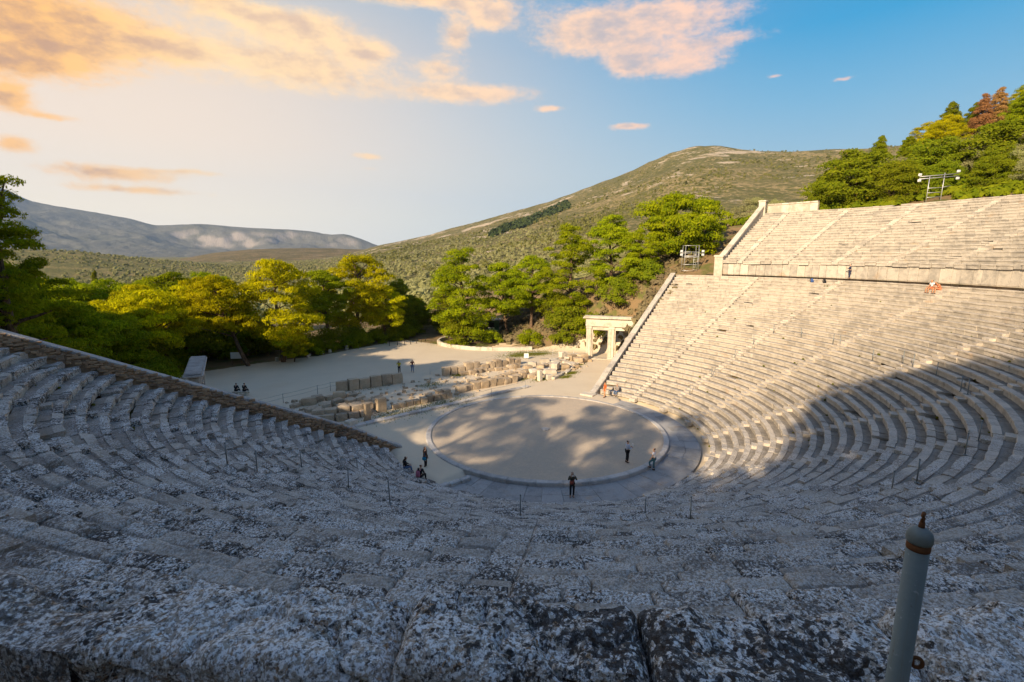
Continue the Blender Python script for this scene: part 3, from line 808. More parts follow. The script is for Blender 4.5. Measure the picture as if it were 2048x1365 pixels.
def up_end(side, r, off):
    e = END_UP
    return np.array([(r*math.sin(e)+off*math.cos(e))*side, -r*math.cos(e)+off*math.sin(e)])
for side, lab in ((1, 'tall pale end wall with sloping coping beside the right end of the upper seats'), (-1, 'end wall beside the left end of the upper seats')):
    if side < 0: continue
    uw = empty('parapet_wall', lab, 'wall')
    zt = lambda r: 14.75+(r-40.2)*.488
    def seg(mb, r0, r1, w0, w1, za, zb, jit=.004):
        V = []
        for r in (r0, r1):
            for o in (w0, w1):
                for f in (zb, za):
                    p = up_end(side, r, o); V.append((p[0], p[1], f(r)))
        V = np.array(V)+rng.normal(0, jit, (8, 3))
        mb.add(V, [(0, 1, 3, 2), (4, 6, 7, 5), (0, 4, 5, 1), (2, 3, 7, 6), (1, 5, 7, 3), (0, 2, 6, 4)])
    mb = MB()
    for k in range(8): seg(mb, 40.2+k*2.06, 40.2+(k+1)*2.06, .10, .72, lambda r: zt(r)-.28, lambda r: 11.0)
    put('wall_core', mb.mesh('wall_core'), M_WHITE, uw)
    r = 40.25
    while r < 56.6:
        dr = min(rng.uniform(1.3, 1.9), 56.7-r); mb = MB(); seg(mb, r+.01, r+dr-.01, .02, .80, zt, lambda q: zt(q)-.28); r += dr
        put('coping_block', mb.mesh('coping_block'), M_WHITE, uw)
    ph_ = math.pi/2-END_UP
    for nm, rr, z0_, z1_, w in (('pedestal', 39.75, 11.9, 14.55, 1.15), ('pilaster', 57.15, 19.5, 23.35, 1.0)):
        p = up_end(side, rr, .42); mb = MB(); mb.box((p[0], p[1], z0_), (1.3 if nm == 'pedestal' else 1.1, w, z1_-z0_), rz=-ph_, bev=.03, jit=.008)
        pd = put(nm, mb.mesh(nm), M_WHITE, uw)
        mb = MB(); mb.box((p[0], p[1], z1_+.003), (1.5 if nm == 'pedestal' else 1.25, w+.2, .24), rz=-ph_, bev=.06, jit=.01)
        put('cap', mb.mesh('cap'), M_WHITE, pd)
    bw = MB(); bc = []
    for k in range(7):
        a0, a1 = END_UP-.018*k-.006, END_UP-.018*(k+1)-.006
        P0, P1 = upp(18.15, (a0+a1)/2, 0), None
        bw.box((P0[0], P0[1], 20.8), (.55, 1.06, 1.95), rz=(a0+a1)/2-math.pi/2, jit=.006)
        b = MB(); b.box((P0[0], P0[1], 22.76), (.75, 1.02, .22), rz=(a0+a1)/2-math.pi/2, bev=.04, jit=.01)
        bc.append(b)
    put('back_wall', bw.mesh('back_wall'), M_WHITE, uw)
    for b in bc: put('coping_block', b.mesh('coping_block'), M_WHITE, uw)

# ---------------------------------------------------------------- the two entrance gates
def gate(name, A, B, Ht, label, mat):
    A = np.array(A, float); B = np.array(B, float); d = B-A; L = np.hypot(*d); d /= L; n = np.array([-d[1], d[0]]); rz = math.atan2(d[1], d[0])
    g0 = 0.0
    C_ = (A+B)/2
    root = empty(name, label, 'gate', (C_[0], C_[1], g0), rz)
    W_ = .74
    zl = Ht-1.55
    def bx(nm, x, y, z, sx, sy, sz, parent=root, bev=.025, jit=.006):
        mb = MB(); mb.box((x, y, z), (sx, sy, sz), bev=bev, jit=jit); return put(nm, mb.mesh(nm), mat, parent)
    for x, w in ((-L/2+.5, W_), (.0, .76), (L/2-.5, W_)):
        p = bx('pier', x, 0, -.1, w, .64, zl+.1)
        for s in (-1, 1): bx('pilaster', x+s*w*.27, 0, .25, w*.34, .74, zl-.60, p)
        bx('base_course', x, 0, -.06, w+.16, .90, .30, p)
        bx('capital', x, 0, zl-.34, w+.12, .84, .30, p)
    for x0, x1 in ((-L/2+.5+W_/2, -.38), (.38, L/2-.5-W_/2)):
        m_ = (x0+x1)/2; w = x1-x0
        bx('door_lintel', m_, .05, zl-.52, w-.01, .5, .42)
        for s in (-1, 1): bx('door_jamb', m_+s*(w/2-.085), .05, -.05, .16, .42, zl-.48)
    bx('architrave', 0, 0, zl+.004, L, .72, .58)
    bx('frieze', 0, 0, zl+.588, L-.06, .66, .44)
    for k in range(int(L/.30)):
        bx('dentil', -L/2+.15+k*.30, 0, zl+1.032, .15, .86, .13, bev=0, jit=.002)
    bx('cornice', 0, 0, zl+1.166, L+.72, 1.40, .17, bev=.04)
    bx('roof_slab', 0, 0, zl+1.34, L+.50, 1.20, .15, bev=.05, jit=.015)
    bx('threshold', 0, 0, -.1, L+.8, 1.7, .16)
    return root
gate('entrance_gate', (25.3, 17.9), (29.3, 11.6), 6.25, 'sunlit pale stone gateway with two openings beside the right end of the seats', M_WHITE)
gate('entrance_gate', (-23.3, 15.9), (-22.0, 23.2), 5.75, 'grey gateway seen end on above the left end wall', M_COPE)

# ---------------------------------------------------------------- ruins of the stage building
def ruin_line(root, pts, n, sz, hh, mat=M_RUIN, jit=.03, zoff=0.0, spread=.12):
    pts = np.array(pts, float); d = np.r_[0, np.cumsum(np.hypot(*np.diff(pts, axis=0).T))]
    for k in range(n):
        t = (k+.5)/n*d[-1]; x, y = np.interp(t, d, pts[:, 0]), np.interp(t, d, pts[:, 1])
        x2, y2 = np.interp(min(t+.4, d[-1]), d, pts[:, 0]), np.interp(min(t+.4, d[-1]), d, pts[:, 1])
        x1, y1 = np.interp(max(t-.4, 0), d, pts[:, 0]), np.interp(max(t-.4, 0), d, pts[:, 1])
        rz = math.atan2(y2-y1, x2-x1)+rng.normal(0, .05)
        w = d[-1]/n*rng.uniform(.84, .985)
        h_ = rng.uniform(*hh)
        put('stone_block', rock_mesh('stone_block', (w, rng.uniform(*sz), h_+.06), rng.uniform(.10, .26), .04+jit), mat, root,
            loc=(x-root.location[0], y-root.location[1]+rng.normal(0, spread*.5), ground(x, y)-.06+zoff), rotz=rz)
rw = empty('ruined_wall', 'row of tall upright brown stone blocks along the plaza, shaded left half of the ruins', 'ruin')
ruin_line(rw, [(-9.6, 23.1), (-2.1, 22.2)], 6, (.55, .75), (1.05, 1.3), jit=.02)
rw = empty('ruined_wall', 'low front wall of brown stone courses facing the shaded left of the orchestra', 'ruin')
ruin_line(rw, [(-15.2, 14.6), (-12.6, 13.7), (-9.9, 13.5)], 5, (.6, .8), (.55, .7))
ruin_line(rw, [(-14.8, 15.1), (-12.3, 14.2), (-9.4, 14.0)], 5, (.6, .8), (.5, .62), zoff=.52)
ruin_line(rw, [(-7.6, 13.75), (-.9, 13.4)], 9, (.5, .8), (.35, .7), jit=.05)
ruin_line(rw, [(-2.6, 13.9), (-1.0, 13.7)], 2, (.6, .8), (.75, .95))
rw = empty('ruined_wall', 'tumbled brown rubble blocks at the far left end of the stage ruins', 'ruin')
for (x, y) in [(-14.6, 20.4), (-13.4, 20.3), (-12.4, 20.7), (-11.2, 20.8), (-10.2, 20.6), (-13.8, 18.3), (-12.6, 18.0), (-11.3, 18.2), (-10.2, 17.6), (-9.2, 17.8), (-13.9, 17.0), (-12.7, 16.6),
               (-11.5, 16.4), (-10.3, 16.2), (-9.0, 16.3), (-8.0, 16.0), (-12.0, 15.5), (-10.6, 15.2), (-8.6, 15.0), (-9.3, 19.2), (-7.6, 17.2), (-15.6, 18.9), (-14.9, 16.0)]:
    put('stone_block', rock_mesh('stone_block', (rng.uniform(.7, 1.4), rng.uniform(.5, 1.0), rng.uniform(.4, .85)), rng.uniform(.15, .4), .10), M_RUIN, rw, loc=(x, y, -.08), rotz=rng.uniform(-.5, .5))
rw = empty('ruined_wall', 'row of yellow sunlit stone blocks along the plaza, right half of the ruins', 'ruin')
ruin_line(rw, [(3.2, 21.9), (8.0, 21.4), (15.0, 20.6)], 11, (.6, .9), (.6, 1.25), jit=.04)
ruin_line(rw, [(5.2, 20.7), (13.6, 19.4)], 9, (.5, .8), (.3, .6), jit=.06, spread=.6)
rw = empty('ruined_wall', 'low front wall of yellow sunlit blocks facing the orchestra on the right', 'ruin')
ruin_line(rw, [(.4, 14.5), (8.6, 13.9)], 8, (.7, .95), (.6, .95), jit=.04)
ruin_line(rw, [(3.2, 16.1), (12.4, 15.9)], 9, (.5, .9), (.35, .7), jit=.06, spread=.5)
ruin_line(rw, [(8.8, 14.6), (13.4, 14.3)], 5, (.6, .9), (.4, .8), jit=.06, spread=.4)
hp = empty('stone_heap', 'heap of large fallen pale blocks between the ruins and the right gate', 'ruin')
for k in range(46):
    t = rng.uniform(0, 1); x = 12.5+11.0*t+rng.normal(0, .5); y = 15.6+1.8*t+rng.normal(0, 1.3)
    if np.hypot(x-25.3, y-17.9) < 1.3: continue
    put('stone_block', rock_mesh('stone_block', (rng.uniform(.7, 1.8), rng.uniform(.6, 1.2), rng.uniform(.35, .85)), rng.uniform(.12, .4), .11), M_WHITE if rng.random() < .6 else M_RUIN, hp,
        loc=(x, y, ground(x, y)-.1+(.35 if rng.random() < .25 else 0)), rotz=rng.uniform(-.7, .7))
kb = empty('stage_kerb', 'long low stone kerb at the foot of the stage ruins', 'kerb')
x = -14.6
while x < 8.0:
    w = rng.uniform(1.0, 1.7); mb = MB(); mb.box((x+w/2, 11.15+rng.normal(0, .015), -.1), (w-.02, .55, .29+rng.normal(0, .01)), jit=.01, bev=.04); put('kerb_stone', mb.mesh('kerb_stone'), M_KERB, kb); x += w
kb = empty('passage_kerb', 'line of low stones along the passage to the right gate', 'kerb')
ruin_line(kb, [(12.4, 11.7), (16.5, 13.2), (20.8, 15.4), (24.2, 17.0)], 11, (.4, .6), (.18, .36), mat=M_WHITE, jit=.04)
def loose(name, label, x, y, s, mat, rz=0.0, cat='stone', bev=.05, jit=.015, taper=1.0):
    mb = MB(); mb.box((0, 0, 0), s, bev=bev, jit=jit, taper=taper)
    return put(name, mb.mesh(name), mat, loc=(x, y, max(ground(x, y), 0)-.02), rotz=rz, label=label, category=cat)
loose('stone_post', 'tall narrow brown stone post standing by the left end of the stage kerb', -10.9, 11.9, (.52, .42, 1.7), M_RUIN, .1, 'stone post')
loose('stone_block', 'white squared stone block beside the brown stone post', -12.6, 11.5, (.95, .7, .62), M_WHITE, .35)
loose('stone_post', 'brown upright stone with notched top in the shaded front ruin', -8.7, 13.8, (.95, .6, 1.35), M_RUIN, .05, 'stone post')
loose('stone_post', 'white upright stone pillar in front of the sunlit ruins', 10.9, 12.3, (.52, .45, 1.3), M_WHITE, .1, 'stone post')
loose('stone_block', 'white stone block beside the white upright pillar', 12.3, 12.2, (.85, .7, .6), M_WHITE, -.2)

def thick_path(pts, w, h, nblocks, mat, root, nm):
    pts = np.array(pts, float); d = np.r_[0, np.cumsum(np.hypot(*np.diff(pts, axis=0).T))]
    f = lambda t: np.array([np.interp(t, d, pts[:, 0]), np.interp(t, d, pts[:, 1])])
    for k in range(nblocks):
        a, b = f(k/nblocks*d[-1]), f((k+1)/nblocks*d[-1]); c_ = (a+b)/2; L = np.hypot(*(b-a))
        mb = MB(); mb.box((c_[0], c_[1], min(ground(*a), ground(*b))-.25), (L+.01, w, h+.25+rng.normal(0, .01)), rz=math.atan2(b[1]-a[1], b[0]-a[0]), jit=.012, bev=.03)
        put(nm, mb.mesh(nm), mat, root)
kw = empty('low_wall', 'low pale kerb wall curving round the bank of pines beside the plaza', 'wall')
thick_path([(18.5, 44.2), (17.2, 43.9), (15.8, 43.0), (14.7, 41.6), (14.1, 39.8), (14.2, 37.6), (14.8, 35.3), (15.9, 33.0), (17.6, 30.9), (20, 28.9), (22.9, 26.9)], .42, .55, 26, M_WHITE, kw, 'wall_block')
sp_ = empty('bank_steps', 'broad rough earth steps edged with stone up the bank under the pines', 'steps')
for k in range(4):
    thick_path([(18.3+k*1.1, 32.2+k*.45), (21.0+k*1.1, 29.6+k*.45), (23.6+k*.9, 27.6+k*.4)], .3, .22, 5, M_RUIN, sp_, 'step_stone')

# ---------------------------------------------------------------- valley, hills and far mountains
def scrub_material(name, soil, soil2, bush, bush2, rock, dens, rockm, sc_=1.0):
    m, N = newmat(name)
    P = N.n('ShaderNodeNewGeometry').outputs['Position']
    n0 = N.noise(P, .0035*sc_, 5, .6); n1 = N.noise(P, .02*sc_, 6, .65); n2 = N.noise(P, .11*sc_, 5, .7)
    vor = N.n('ShaderNodeTexVoronoi', ins={'Vector': P, 'Scale': .11*sc_}).outputs['Distance']
    vor2 = N.n('ShaderNodeTexVoronoi', ins={'Vector': P, 'Scale': .19*sc_}).outputs['Distance']
    c = N.mix(n1, soil, soil2)
    bm = N.smooth(N.math('ADD', N.math('MULTIPLY', vor, 1.0), N.math('MULTIPLY', N.math('SUBTRACT', n1, .5), -1.4)), dens+.18, dens-.10)
    bm2 = N.smooth(N.math('ADD', N.math('MULTIPLY', vor2, 1.0), N.math('MULTIPLY', N.math('SUBTRACT', n0, .5), -1.8)), dens+.12, dens-.12)
    bc = N.mix(n2, bush, bush2)
    c = N.mix(N.math('MULTIPLY', bm, .9), c, bc)
    c = N.mix(N.math('MULTIPLY', bm2, .8), c, bc)
    q = N.vmath('MULTIPLY', P, (.55, .55, 2.2))
    rk = N.smooth(N.math('ADD', N.noise(q, .030*sc_, 8, .70), N.math('MULTIPLY', N.math('SUBTRACT', N.noise(P, .006*sc_, 3, .5), .5), .75)), rockm, rockm+.06)
    big = N.smooth(N.noise(P, .011*sc_, 5, .62), .47, .60)
    c = N.mix(N.math('MULTIPLY', big, .62), c, bc)
    c = N.mix(N.math('MULTIPLY', rk, .85), c, N.mix(n2, rock, tuple(v*.7 for v in rock)))
    finish(N, c, .97, N.math('ADD', N.math('MULTIPLY', n1, 2.0), n2), 8.0/sc_, .8, .05)
    return m
M_HILL = scrub_material('scrub_hillside', (.36, .27, .14), (.26, .205, .09), (.085, .09, .030), (.15, .14, .05), (.62, .50, .37), .46, .585)
M_LOWHILL = scrub_material('brown_hillside', (.27, .19, .105), (.19, .14, .07), (.085, .08, .03), (.13, .11, .04), (.42, .33, .23), .36, .66, 1.2)
M_VALLEY = scrub_material('olive_grove_floor', (.30, .23, .105), (.20, .175, .07), (.11, .115, .045), (.16, .155, .065), (.40, .32, .2), .42, .80, 1.6)
def mountain_material():
    m, N = newmat('limestone_mountain')
    P = N.n('ShaderNodeNewGeometry').outputs['Position']
    q = N.vmath('MULTIPLY', P, (1, 1, .35))
    n = N.noise(q, .0030, 8, .68); n2 = N.noise(P, .0009, 5, .6)
    nz = N.n('ShaderNodeSeparateXYZ', ins={0: N.n('ShaderNodeNewGeometry').outputs['Normal']}).outputs[2]
    c = N.mix(n, (.075, .085, .065), (.21, .19, .16))  # base tone lowered to carry cloud shadow lying on the mountain
    steep = N.smooth(N.math('ADD', nz, N.math('MULTIPLY', N.math('SUBTRACT', n, .5), .5)), .90, .70)
    c = N.mix(N.math('MULTIPLY', steep, .9), c, N.mix(n, (.22, .19, .165), (.42, .36, .31)))
    c = N.mix(N.math('MULTIPLY', N.smooth(n2, .52, .66), .3), c, (.10, .105, .06))
    finish(N, c, .97, n, 60.0, .8, .05)
    return m
M_MTN = mountain_material()
CAZ = EYE[:2]
def polar(name, azs, ds, zf, mat):
    A, Dd = np.meshgrid(np.radians(azs), ds)
    X = CAZ[0]+Dd*np.sin(A); Y = CAZ[1]+Dd*np.cos(A)
    Z = zf(np.degrees(A), Dd, X, Y)
    ny, nx = A.shape; idx = np.arange(nx*ny).reshape(ny, nx)
    F = np.stack([idx[:-1, :-1], idx[:-1, 1:], idx[1:, 1:], idx[1:, :-1]], -1).reshape(-1, 4)[:, ::-1].copy()
    return put(name, mesh(name, np.stack([X, Y, Z], -1).reshape(-1, 3), F, None, True), mat, kind='structure')
def valley_z(X, Y):
    r = np.hypot(X, Y)
    z = terrain(np.clip(X, -2600, 330), np.clip(Y, -330, 1400))
    z = z+(fbm(xyz(X*.012, Y*.012, 0), 3)-.5)*np.clip((r-120)/120, 0, 1)*4
    near = (X > -69) & (X < 84.5) & (Y > -79) & (Y < 94.5)
    return np.where(near, z-1.6, z-.06)
polar('valley_floor', np.arange(-180, 180.1, 1.0), np.r_[np.arange(70, 300, 6), np.geomspace(300, 10000, 40)], lambda a, d, X, Y: valley_z(X, Y), M_VALLEY)
RIDGE = np.array([(15, 0.002), (21.83, 0.0064), (25.05, 0.018), (27.25, 0.025), (30.6, 0.038), (32.86, 0.0509), (36.28, 0.0659), (40.85, 0.0874), (44.25, 0.1036), (47.04, 0.1203), (49.78, 0.1373), (52.45, 0.1527), (55.05, 0.1728), (57.07, 0.1862), (59.05, 0.1946), (60.3, 0.1962), (61.49, 0.1951), (63.41, 0.1882), (65.74, 0.179), (67.97, 0.1748), (70.09, 0.1729), (73.3, 0.1702), (75.57, 0.1664), (82, 0.165), (90, 0.15), (100, 0.12), (110, 0.09), (125, 0.04)])
def hill_z(a, d, X, Y):
    dr = np.interp(a, [15, 25, 40, 62, 80, 125], [2700, 2300, 1750, 1500, 1400, 1300])
    zr = EYE[2]+dr*np.interp(a, RIDGE[:, 0], RIDGE[:, 1])
    foot = 330.0
    t = (d-foot)/(dr-foot)
    tt = np.clip(t, 0, 1)
    base = valley_z(CAZ[0]+foot*np.sin(np.radians(a)), CAZ[1]+foot*np.cos(np.radians(a)))
    vz = np.minimum(base, valley_z(X, Y))*0+np.where(t < 0, valley_z(X, Y), base)
    spur = (np.abs(fbm(xyz(X*.0028, Y*.0028, 3.0), 5)-.5)*2)
    z = vz+(zr-base)*(tt**1.22)*(1-.16*(1-tt)*tt*4*spur)
    over = np.clip(t-1, 0, 3)
    z = z-over*(zr-base)*.35
    z = z+(fbm(xyz(X*.012, Y*.012, 1), 4)-.5)*np.clip(t*4, 0, 1)*12*(1-S(.8, 1, t)*.75)
    edge = S(15, 26, a)*S(125, 112, a)
    return np.where(t < 0, vz-2, vz*(1-edge)+z*edge-2*(1-S(0, .05, t)))
polar('hill', np.arange(15, 125.1, .4), np.r_[np.linspace(300, 1300, 70), np.linspace(1310, 2900, 60)], hill_z, M_HILL)
LOWR = np.array([(-30, 0.003), (-8, 0.004), (-3.53, 0.003), (-1.5, 0.001), (1.52, -0.0063), (4.82, -0.0135), (6.85, -0.005), (8.98, 0.003), (12.08, 0.0096), (14.87, 0.0115), (17.78, 0.0116), (21.84, 0.0094), (26.11, 0.008), (30.54, 0.005), (36, -0.002), (45, -0.012)])
def low_z(a, d, X, Y):
    dr = 2900.0; zr = EYE[2]+dr*np.interp(a, LOWR[:, 0], LOWR[:, 1]); t = (d-1700)/(dr-1700); b = -26.0
    bell = np.exp(-np.clip(t-1, -3, 3)**2*2.2)
    return b+(zr-b)*np.where(t < 1, S(-.15, 1, t), bell)+(fbm(xyz(X*.004, Y*.004, 7), 4)-.5)*16*np.clip(t, 0, 1)-4*(1-np.clip(t*5, 0, 1))
polar('low_hill', np.arange(-30, 45.1, .5), np.linspace(1650, 3900, 60), low_z, M_LOWHILL)
GRNR = np.array([(-40, 0.01), (-12, 0.009), (-5.98, 0.007), (-3.51, 0.006), (-1.15, 0.0036), (1.54, -0.004), (4.84, -0.0122), (12, -0.024)])
def grn_z(a, d, X, Y):
    dr = 1150.0; zr = EYE[2]+dr*np.interp(a, GRNR[:, 0], GRNR[:, 1]); t = (d-650)/(dr-650); b = -14.0
    return b+(zr-b)*np.where(t < 1, S(-.1, 1, t), np.exp(-(t-1)**2*3))+(fbm(xyz(X*.01, Y*.01, 9), 4)-.5)*7*np.clip(t, 0, 1)-3*(1-np.clip(t*5, 0, 1))
polar('grove_hill', np.arange(-40, 12.1, .5), np.linspace(620, 1600, 45), grn_z, M_VALLEY)
MTN = np.array([(-90, 0.05), (-60, 0.09), (-35, 0.125), (-20, 0.13), (-10, 0.112), (-5.36, 0.0926), (-3.76, 0.0759), (-1.99, 0.0696), (0.57, 0.0628), (2.63, 0.0562), (4.41, 0.0465), (5.96, 0.0482), (7.99, 0.0511), (10.51, 0.0483), (13.17, 0.0461), (15.96, 0.0446), (17.9, 0.0426), (19.88, 0.0377), (21.3, 0.0385), (21.93, 0.0364), (23.2, 0.0292), (24.2, 0.0215), (25.32, 0.014), (27, 0.004), (32, -0.004), (45, -0.006)])
def mtn_z(a, d, X, Y):
    dr = np.interp(a, [-90, -5, 5, 15, 24], [9500, 9000, 8600, 8000, 7600]); zr = EYE[2]+dr*np.interp(a, MTN[:, 0], MTN[:, 1]); t = (d-4700)/(dr-4700); b = -45.0
    n = fbm(xyz(X*.0011, Y*.0011, 5), 6, .55); rid = np.abs(n-.5)*2
    cl = S(3, 8, a)
    tt = np.clip(t, 0, 1)
    p_slope = tt**1.35
    p_cliff = .42*tt**1.2+.58*S(.66, .93, tt+ (n-.5)*.5)*np.clip(tt*1.2, 0, 1)
    prof = p_slope*(1-cl)+np.clip(p_cliff, 0, 1)*cl
    gul = np.abs(fbm(xyz(X*.0030, Y*.0030, 11), 4)-.5)*2
    z = b+(zr-b)*prof*(1-(.45*rid+.30*gul)*4*tt*(1-tt))-np.clip(t-1, 0, 2)*(zr-b)*.22
    z = z+(fbm(xyz(X*.004, Y*.004, 2), 4)-.5)*50*np.clip(tt*(1.12-tt)*2, 0, 1)
    z = z+(np.abs(fbm(xyz(X*.010, Y*.010, 4), 4)-.5)*2-.25)*-60*np.clip(tt*(1.03-tt)*3, 0, 1)
    return z
polar('mountain', np.arange(-90, 45.1, .3), np.linspace(4600, 9900, 130), mtn_z, M_MTN)

# ---------------------------------------------------------------- trees
def leaf_cloud(centers, radii, n_each, length, width, up=.35, hollow=.78, flat=.0, seed=0):
    """triangular tufts spread through ellipsoid clusters; returns verts, faces, tint"""
    C = np.repeat(centers, n_each, 0); R = np.repeat(radii, n_each, 0); n = len(C)
    d = rng.normal(size=(n, 3)); d /= np.linalg.norm(d, axis=1)[:, None]
    d[:, 2] = np.where(d[:, 2] < -.35, -d[:, 2]*.6, d[:, 2])
    rr = rng.uniform(hollow, 1.08, n)[:, None]
    lump = (.72+.55*vnoise(C*1.3+d*2.1+seed))[:, None]
    P = C+d*R*rr*lump
    # tufts lie mostly like shingles on the cluster, pointing up and outwards
    fc = d+rng.normal(0, .30, (n, 3)); fc /= np.linalg.norm(fc, axis=1)[:, None]
    ax = rng.normal(0, .6, (n, 3))+d*.35; ax[:, 2] += up; ax -= fc*(ax*fc).sum(1, keepdims=True)*.85; ax /= np.linalg.norm(ax, axis=1)[:, None]
    sd = np.cross(ax, fc); sd /= np.linalg.norm(sd, axis=1)[:, None]+1e-9
    L = length*rng.uniform(.6, 1.3, n)[:, None]; Wd = width*rng.uniform(.6, 1.3, n)[:, None]
    V = np.stack([P-sd*Wd*.5-ax*L*.35, P+sd*Wd*.5-ax*L*.35, P+ax*L*.65], 1).reshape(-1, 3)
    F = np.arange(3*n).reshape(-1, 3)
    ct = np.repeat(rng.uniform(0, 1, len(centers)), n_each)
    t = np.clip(.30*ct+.70*rng.uniform(0, 1, n), 0, 1)
    t = np.where(rng.random(n) < .015, 1.0, t*.9)
    return V, F, np.repeat(t, 3)
def bent(p0, p1, n, sag, wob):
    t = np.linspace(0, 1, n)[:, None]
    P = p0*(1-t)+p1*t
    P[:, 2] += sag*np.sin(np.pi*t[:, 0])
    P[1:-1] += rng.normal(0, wob, (n-2, 3))
    return P
def tree_meshes(kind, h, w, cb, lean=(0, 0), seed=0, dens=1.0, frac=1.0):
    """trunk and crown of one tree; h height, w crown width, cb height of crown bottom, lean offset of the crown"""
    global rng
    keep = rng; rng = np.random.default_rng(1000+seed)
    lean = np.array([lean[0], lean[1], 0.0])
    tr = MB()
    if kind == 'cypress':
        k = 26; zc = np.linspace(cb, h*.97, k); f = np.sin(np.pi*np.clip((zc-cb)/(h-cb)*.86+.12, 0, 1))**.6
        cen = np.stack([rng.normal(0, .1*w, k), rng.normal(0, .1*w, k), zc], -1); rad = np.stack([w*.42*f+.15, w*.42*f+.15, np.full(k, h/k*1.6)], -1)
        V, F, t = leaf_cloud(cen, rad, int(120*dens), .5, .2, 1.2)
        tr.tube([(0, 0, -.3), (0, 0, h*.5), (0, 0, h*.9)], [.2, .12, .04], 7)
        rng = keep
        return tr.mesh('trunk', True), mesh('crown', V, F, {'tint': t})
    nc = int({'pine': 84, 'oak': 90, 'olive': 30, 'conifer': 130, 'bush': 34, 'sparse': 70}[kind]*dens**.5*frac)
    top = np.array([0, 0, h])+lean
    cen, rad = [], []
    tries = 0
    while len(cen) < nc and tries < 9000:
        tries += 1
        t = rng.uniform(0, 1); a = rng.uniform(0, 2*math.pi)
        lob = (.36+1.22*float(vnoise(np.array([[math.cos(a)*1.3+seed, math.sin(a)*1.3, t*(2.6 if kind in ('pine', 'oak') else 1.1)]]))[0]) if kind != 'olive' else 1.0)
        if kind in ('pine',): env = math.sin(math.pi*min(1, .17+.80*t))**.65
        elif kind in ('conifer', 'sparse'): env = (1.03-t)**.8*(.55+.45*min(1, t*5))
        elif kind == 'bush': env = math.sqrt(max(0, 1-t*t))
        else: env = math.sin(math.pi*min(1, .22+.74*t))**.6
        R = w*.5*env*lob
        rr = R*math.sqrt(rng.uniform(.12, .92))
        z = cb+(h-cb)*t*.93
        p = np.array([rr*math.cos(a), rr*math.sin(a), z])
        cr = w*{'pine': .118, 'oak': .122, 'olive': .150, 'conifer': .098, 'bush': .17, 'sparse': .15}[kind]*rng.uniform(.72, 1.35)*(1-.35*t if kind in ('conifer', 'sparse') else 1)
        if cen and np.min(np.linalg.norm(np.array(cen)-p, axis=1)) < cr*.80: continue
        cen.append(p); rad.append([cr, cr, cr*{'pine': .58, 'oak': .72, 'olive': .8, 'conifer': .95, 'bush': .8, 'sparse': 1.0}[kind]])
    cen = np.array(cen); rad = np.array(rad)
    cen += lean*np.clip((cen[:, 2:]/h), 0, 1)**.8
    ln, wd, ne, up_ = {'pine': (.33, .14, 250, .5), 'oak': (.24, .20, 225, .2), 'olive': (.26, .13, 380, .5), 'conifer': (.36, .15, 180, .3), 'bush': (.22, .15, 200, .4), 'sparse': (.42, .12, 230, .3)}[kind]
    sc_ = max(.7, min(1.5, w/9))
    V, F, t = leaf_cloud(cen, rad, int(ne*dens), ln*sc_, wd*sc_, up_, seed=seed)
    # trunk follows the lean, limbs run to the clusters
    r0 = max(.09, h*.021)
    zt = cb+(h-cb)*.72
    path = np.array([[0, 0, -.4], [0, 0, .1], [0, 0, 0], [0, 0, 0], [0, 0, 0], [0, 0, 0]], float)
    for k, f in enumerate((.22, .45, .7, 1.0)):
        path[2+k] = lean*(f*zt/h)**.9+[rng.normal(0, .14), rng.normal(0, .14), f*zt]
    tr.tube(path, [r0*1.5, r0*1.15, r0, r0*.86, r0*.62, r0*.28], 9)
    for i in rng.permutation(len(cen))[:min(len(cen), 26 if kind not in ('bush',) else 8)]:
        cz = cen[i][2]; z0 = max(cb*.55, min(zt*.96, cz-rng.uniform(.25, .5)*np.hypot(cen[i][0]-lean[0]*cz/h, cen[i][1]-lean[1]*cz/h)-.3))
        f = z0/zt
        k = np.interp(f, [-.4/zt, .1/zt, .22, .45, .7, 1.0], [0, 1, 2, 3, 4, 5]); a0 = int(min(4, k)); b = path[a0]*(1-(k-a0))+path[a0+1]*(k-a0)
        tr.tube(bent(b, cen[i], 5, .12*w*.2, .07), np.linspace(r0*.36, r0*.08, 5), 5, cap=False)
    rng = keep
    return tr.mesh('trunk', True), mesh('crown', V, F, {'tint': t})
def tree(name, label, x, y, meshes, leaf, rotz=0.0, scale=1.0, z=None, group=None, cat='tree'):
    t = empty(name, label, cat, (x, y, (ground(x, y) if z is None else z)-.05), rotz, group)
    t.scale = (scale,)*3 if np.isscalar(scale) else scale
    a = put('trunk', meshes[0], M_BARK, t); b = put('crown', meshes[1], leaf, t)
    return t
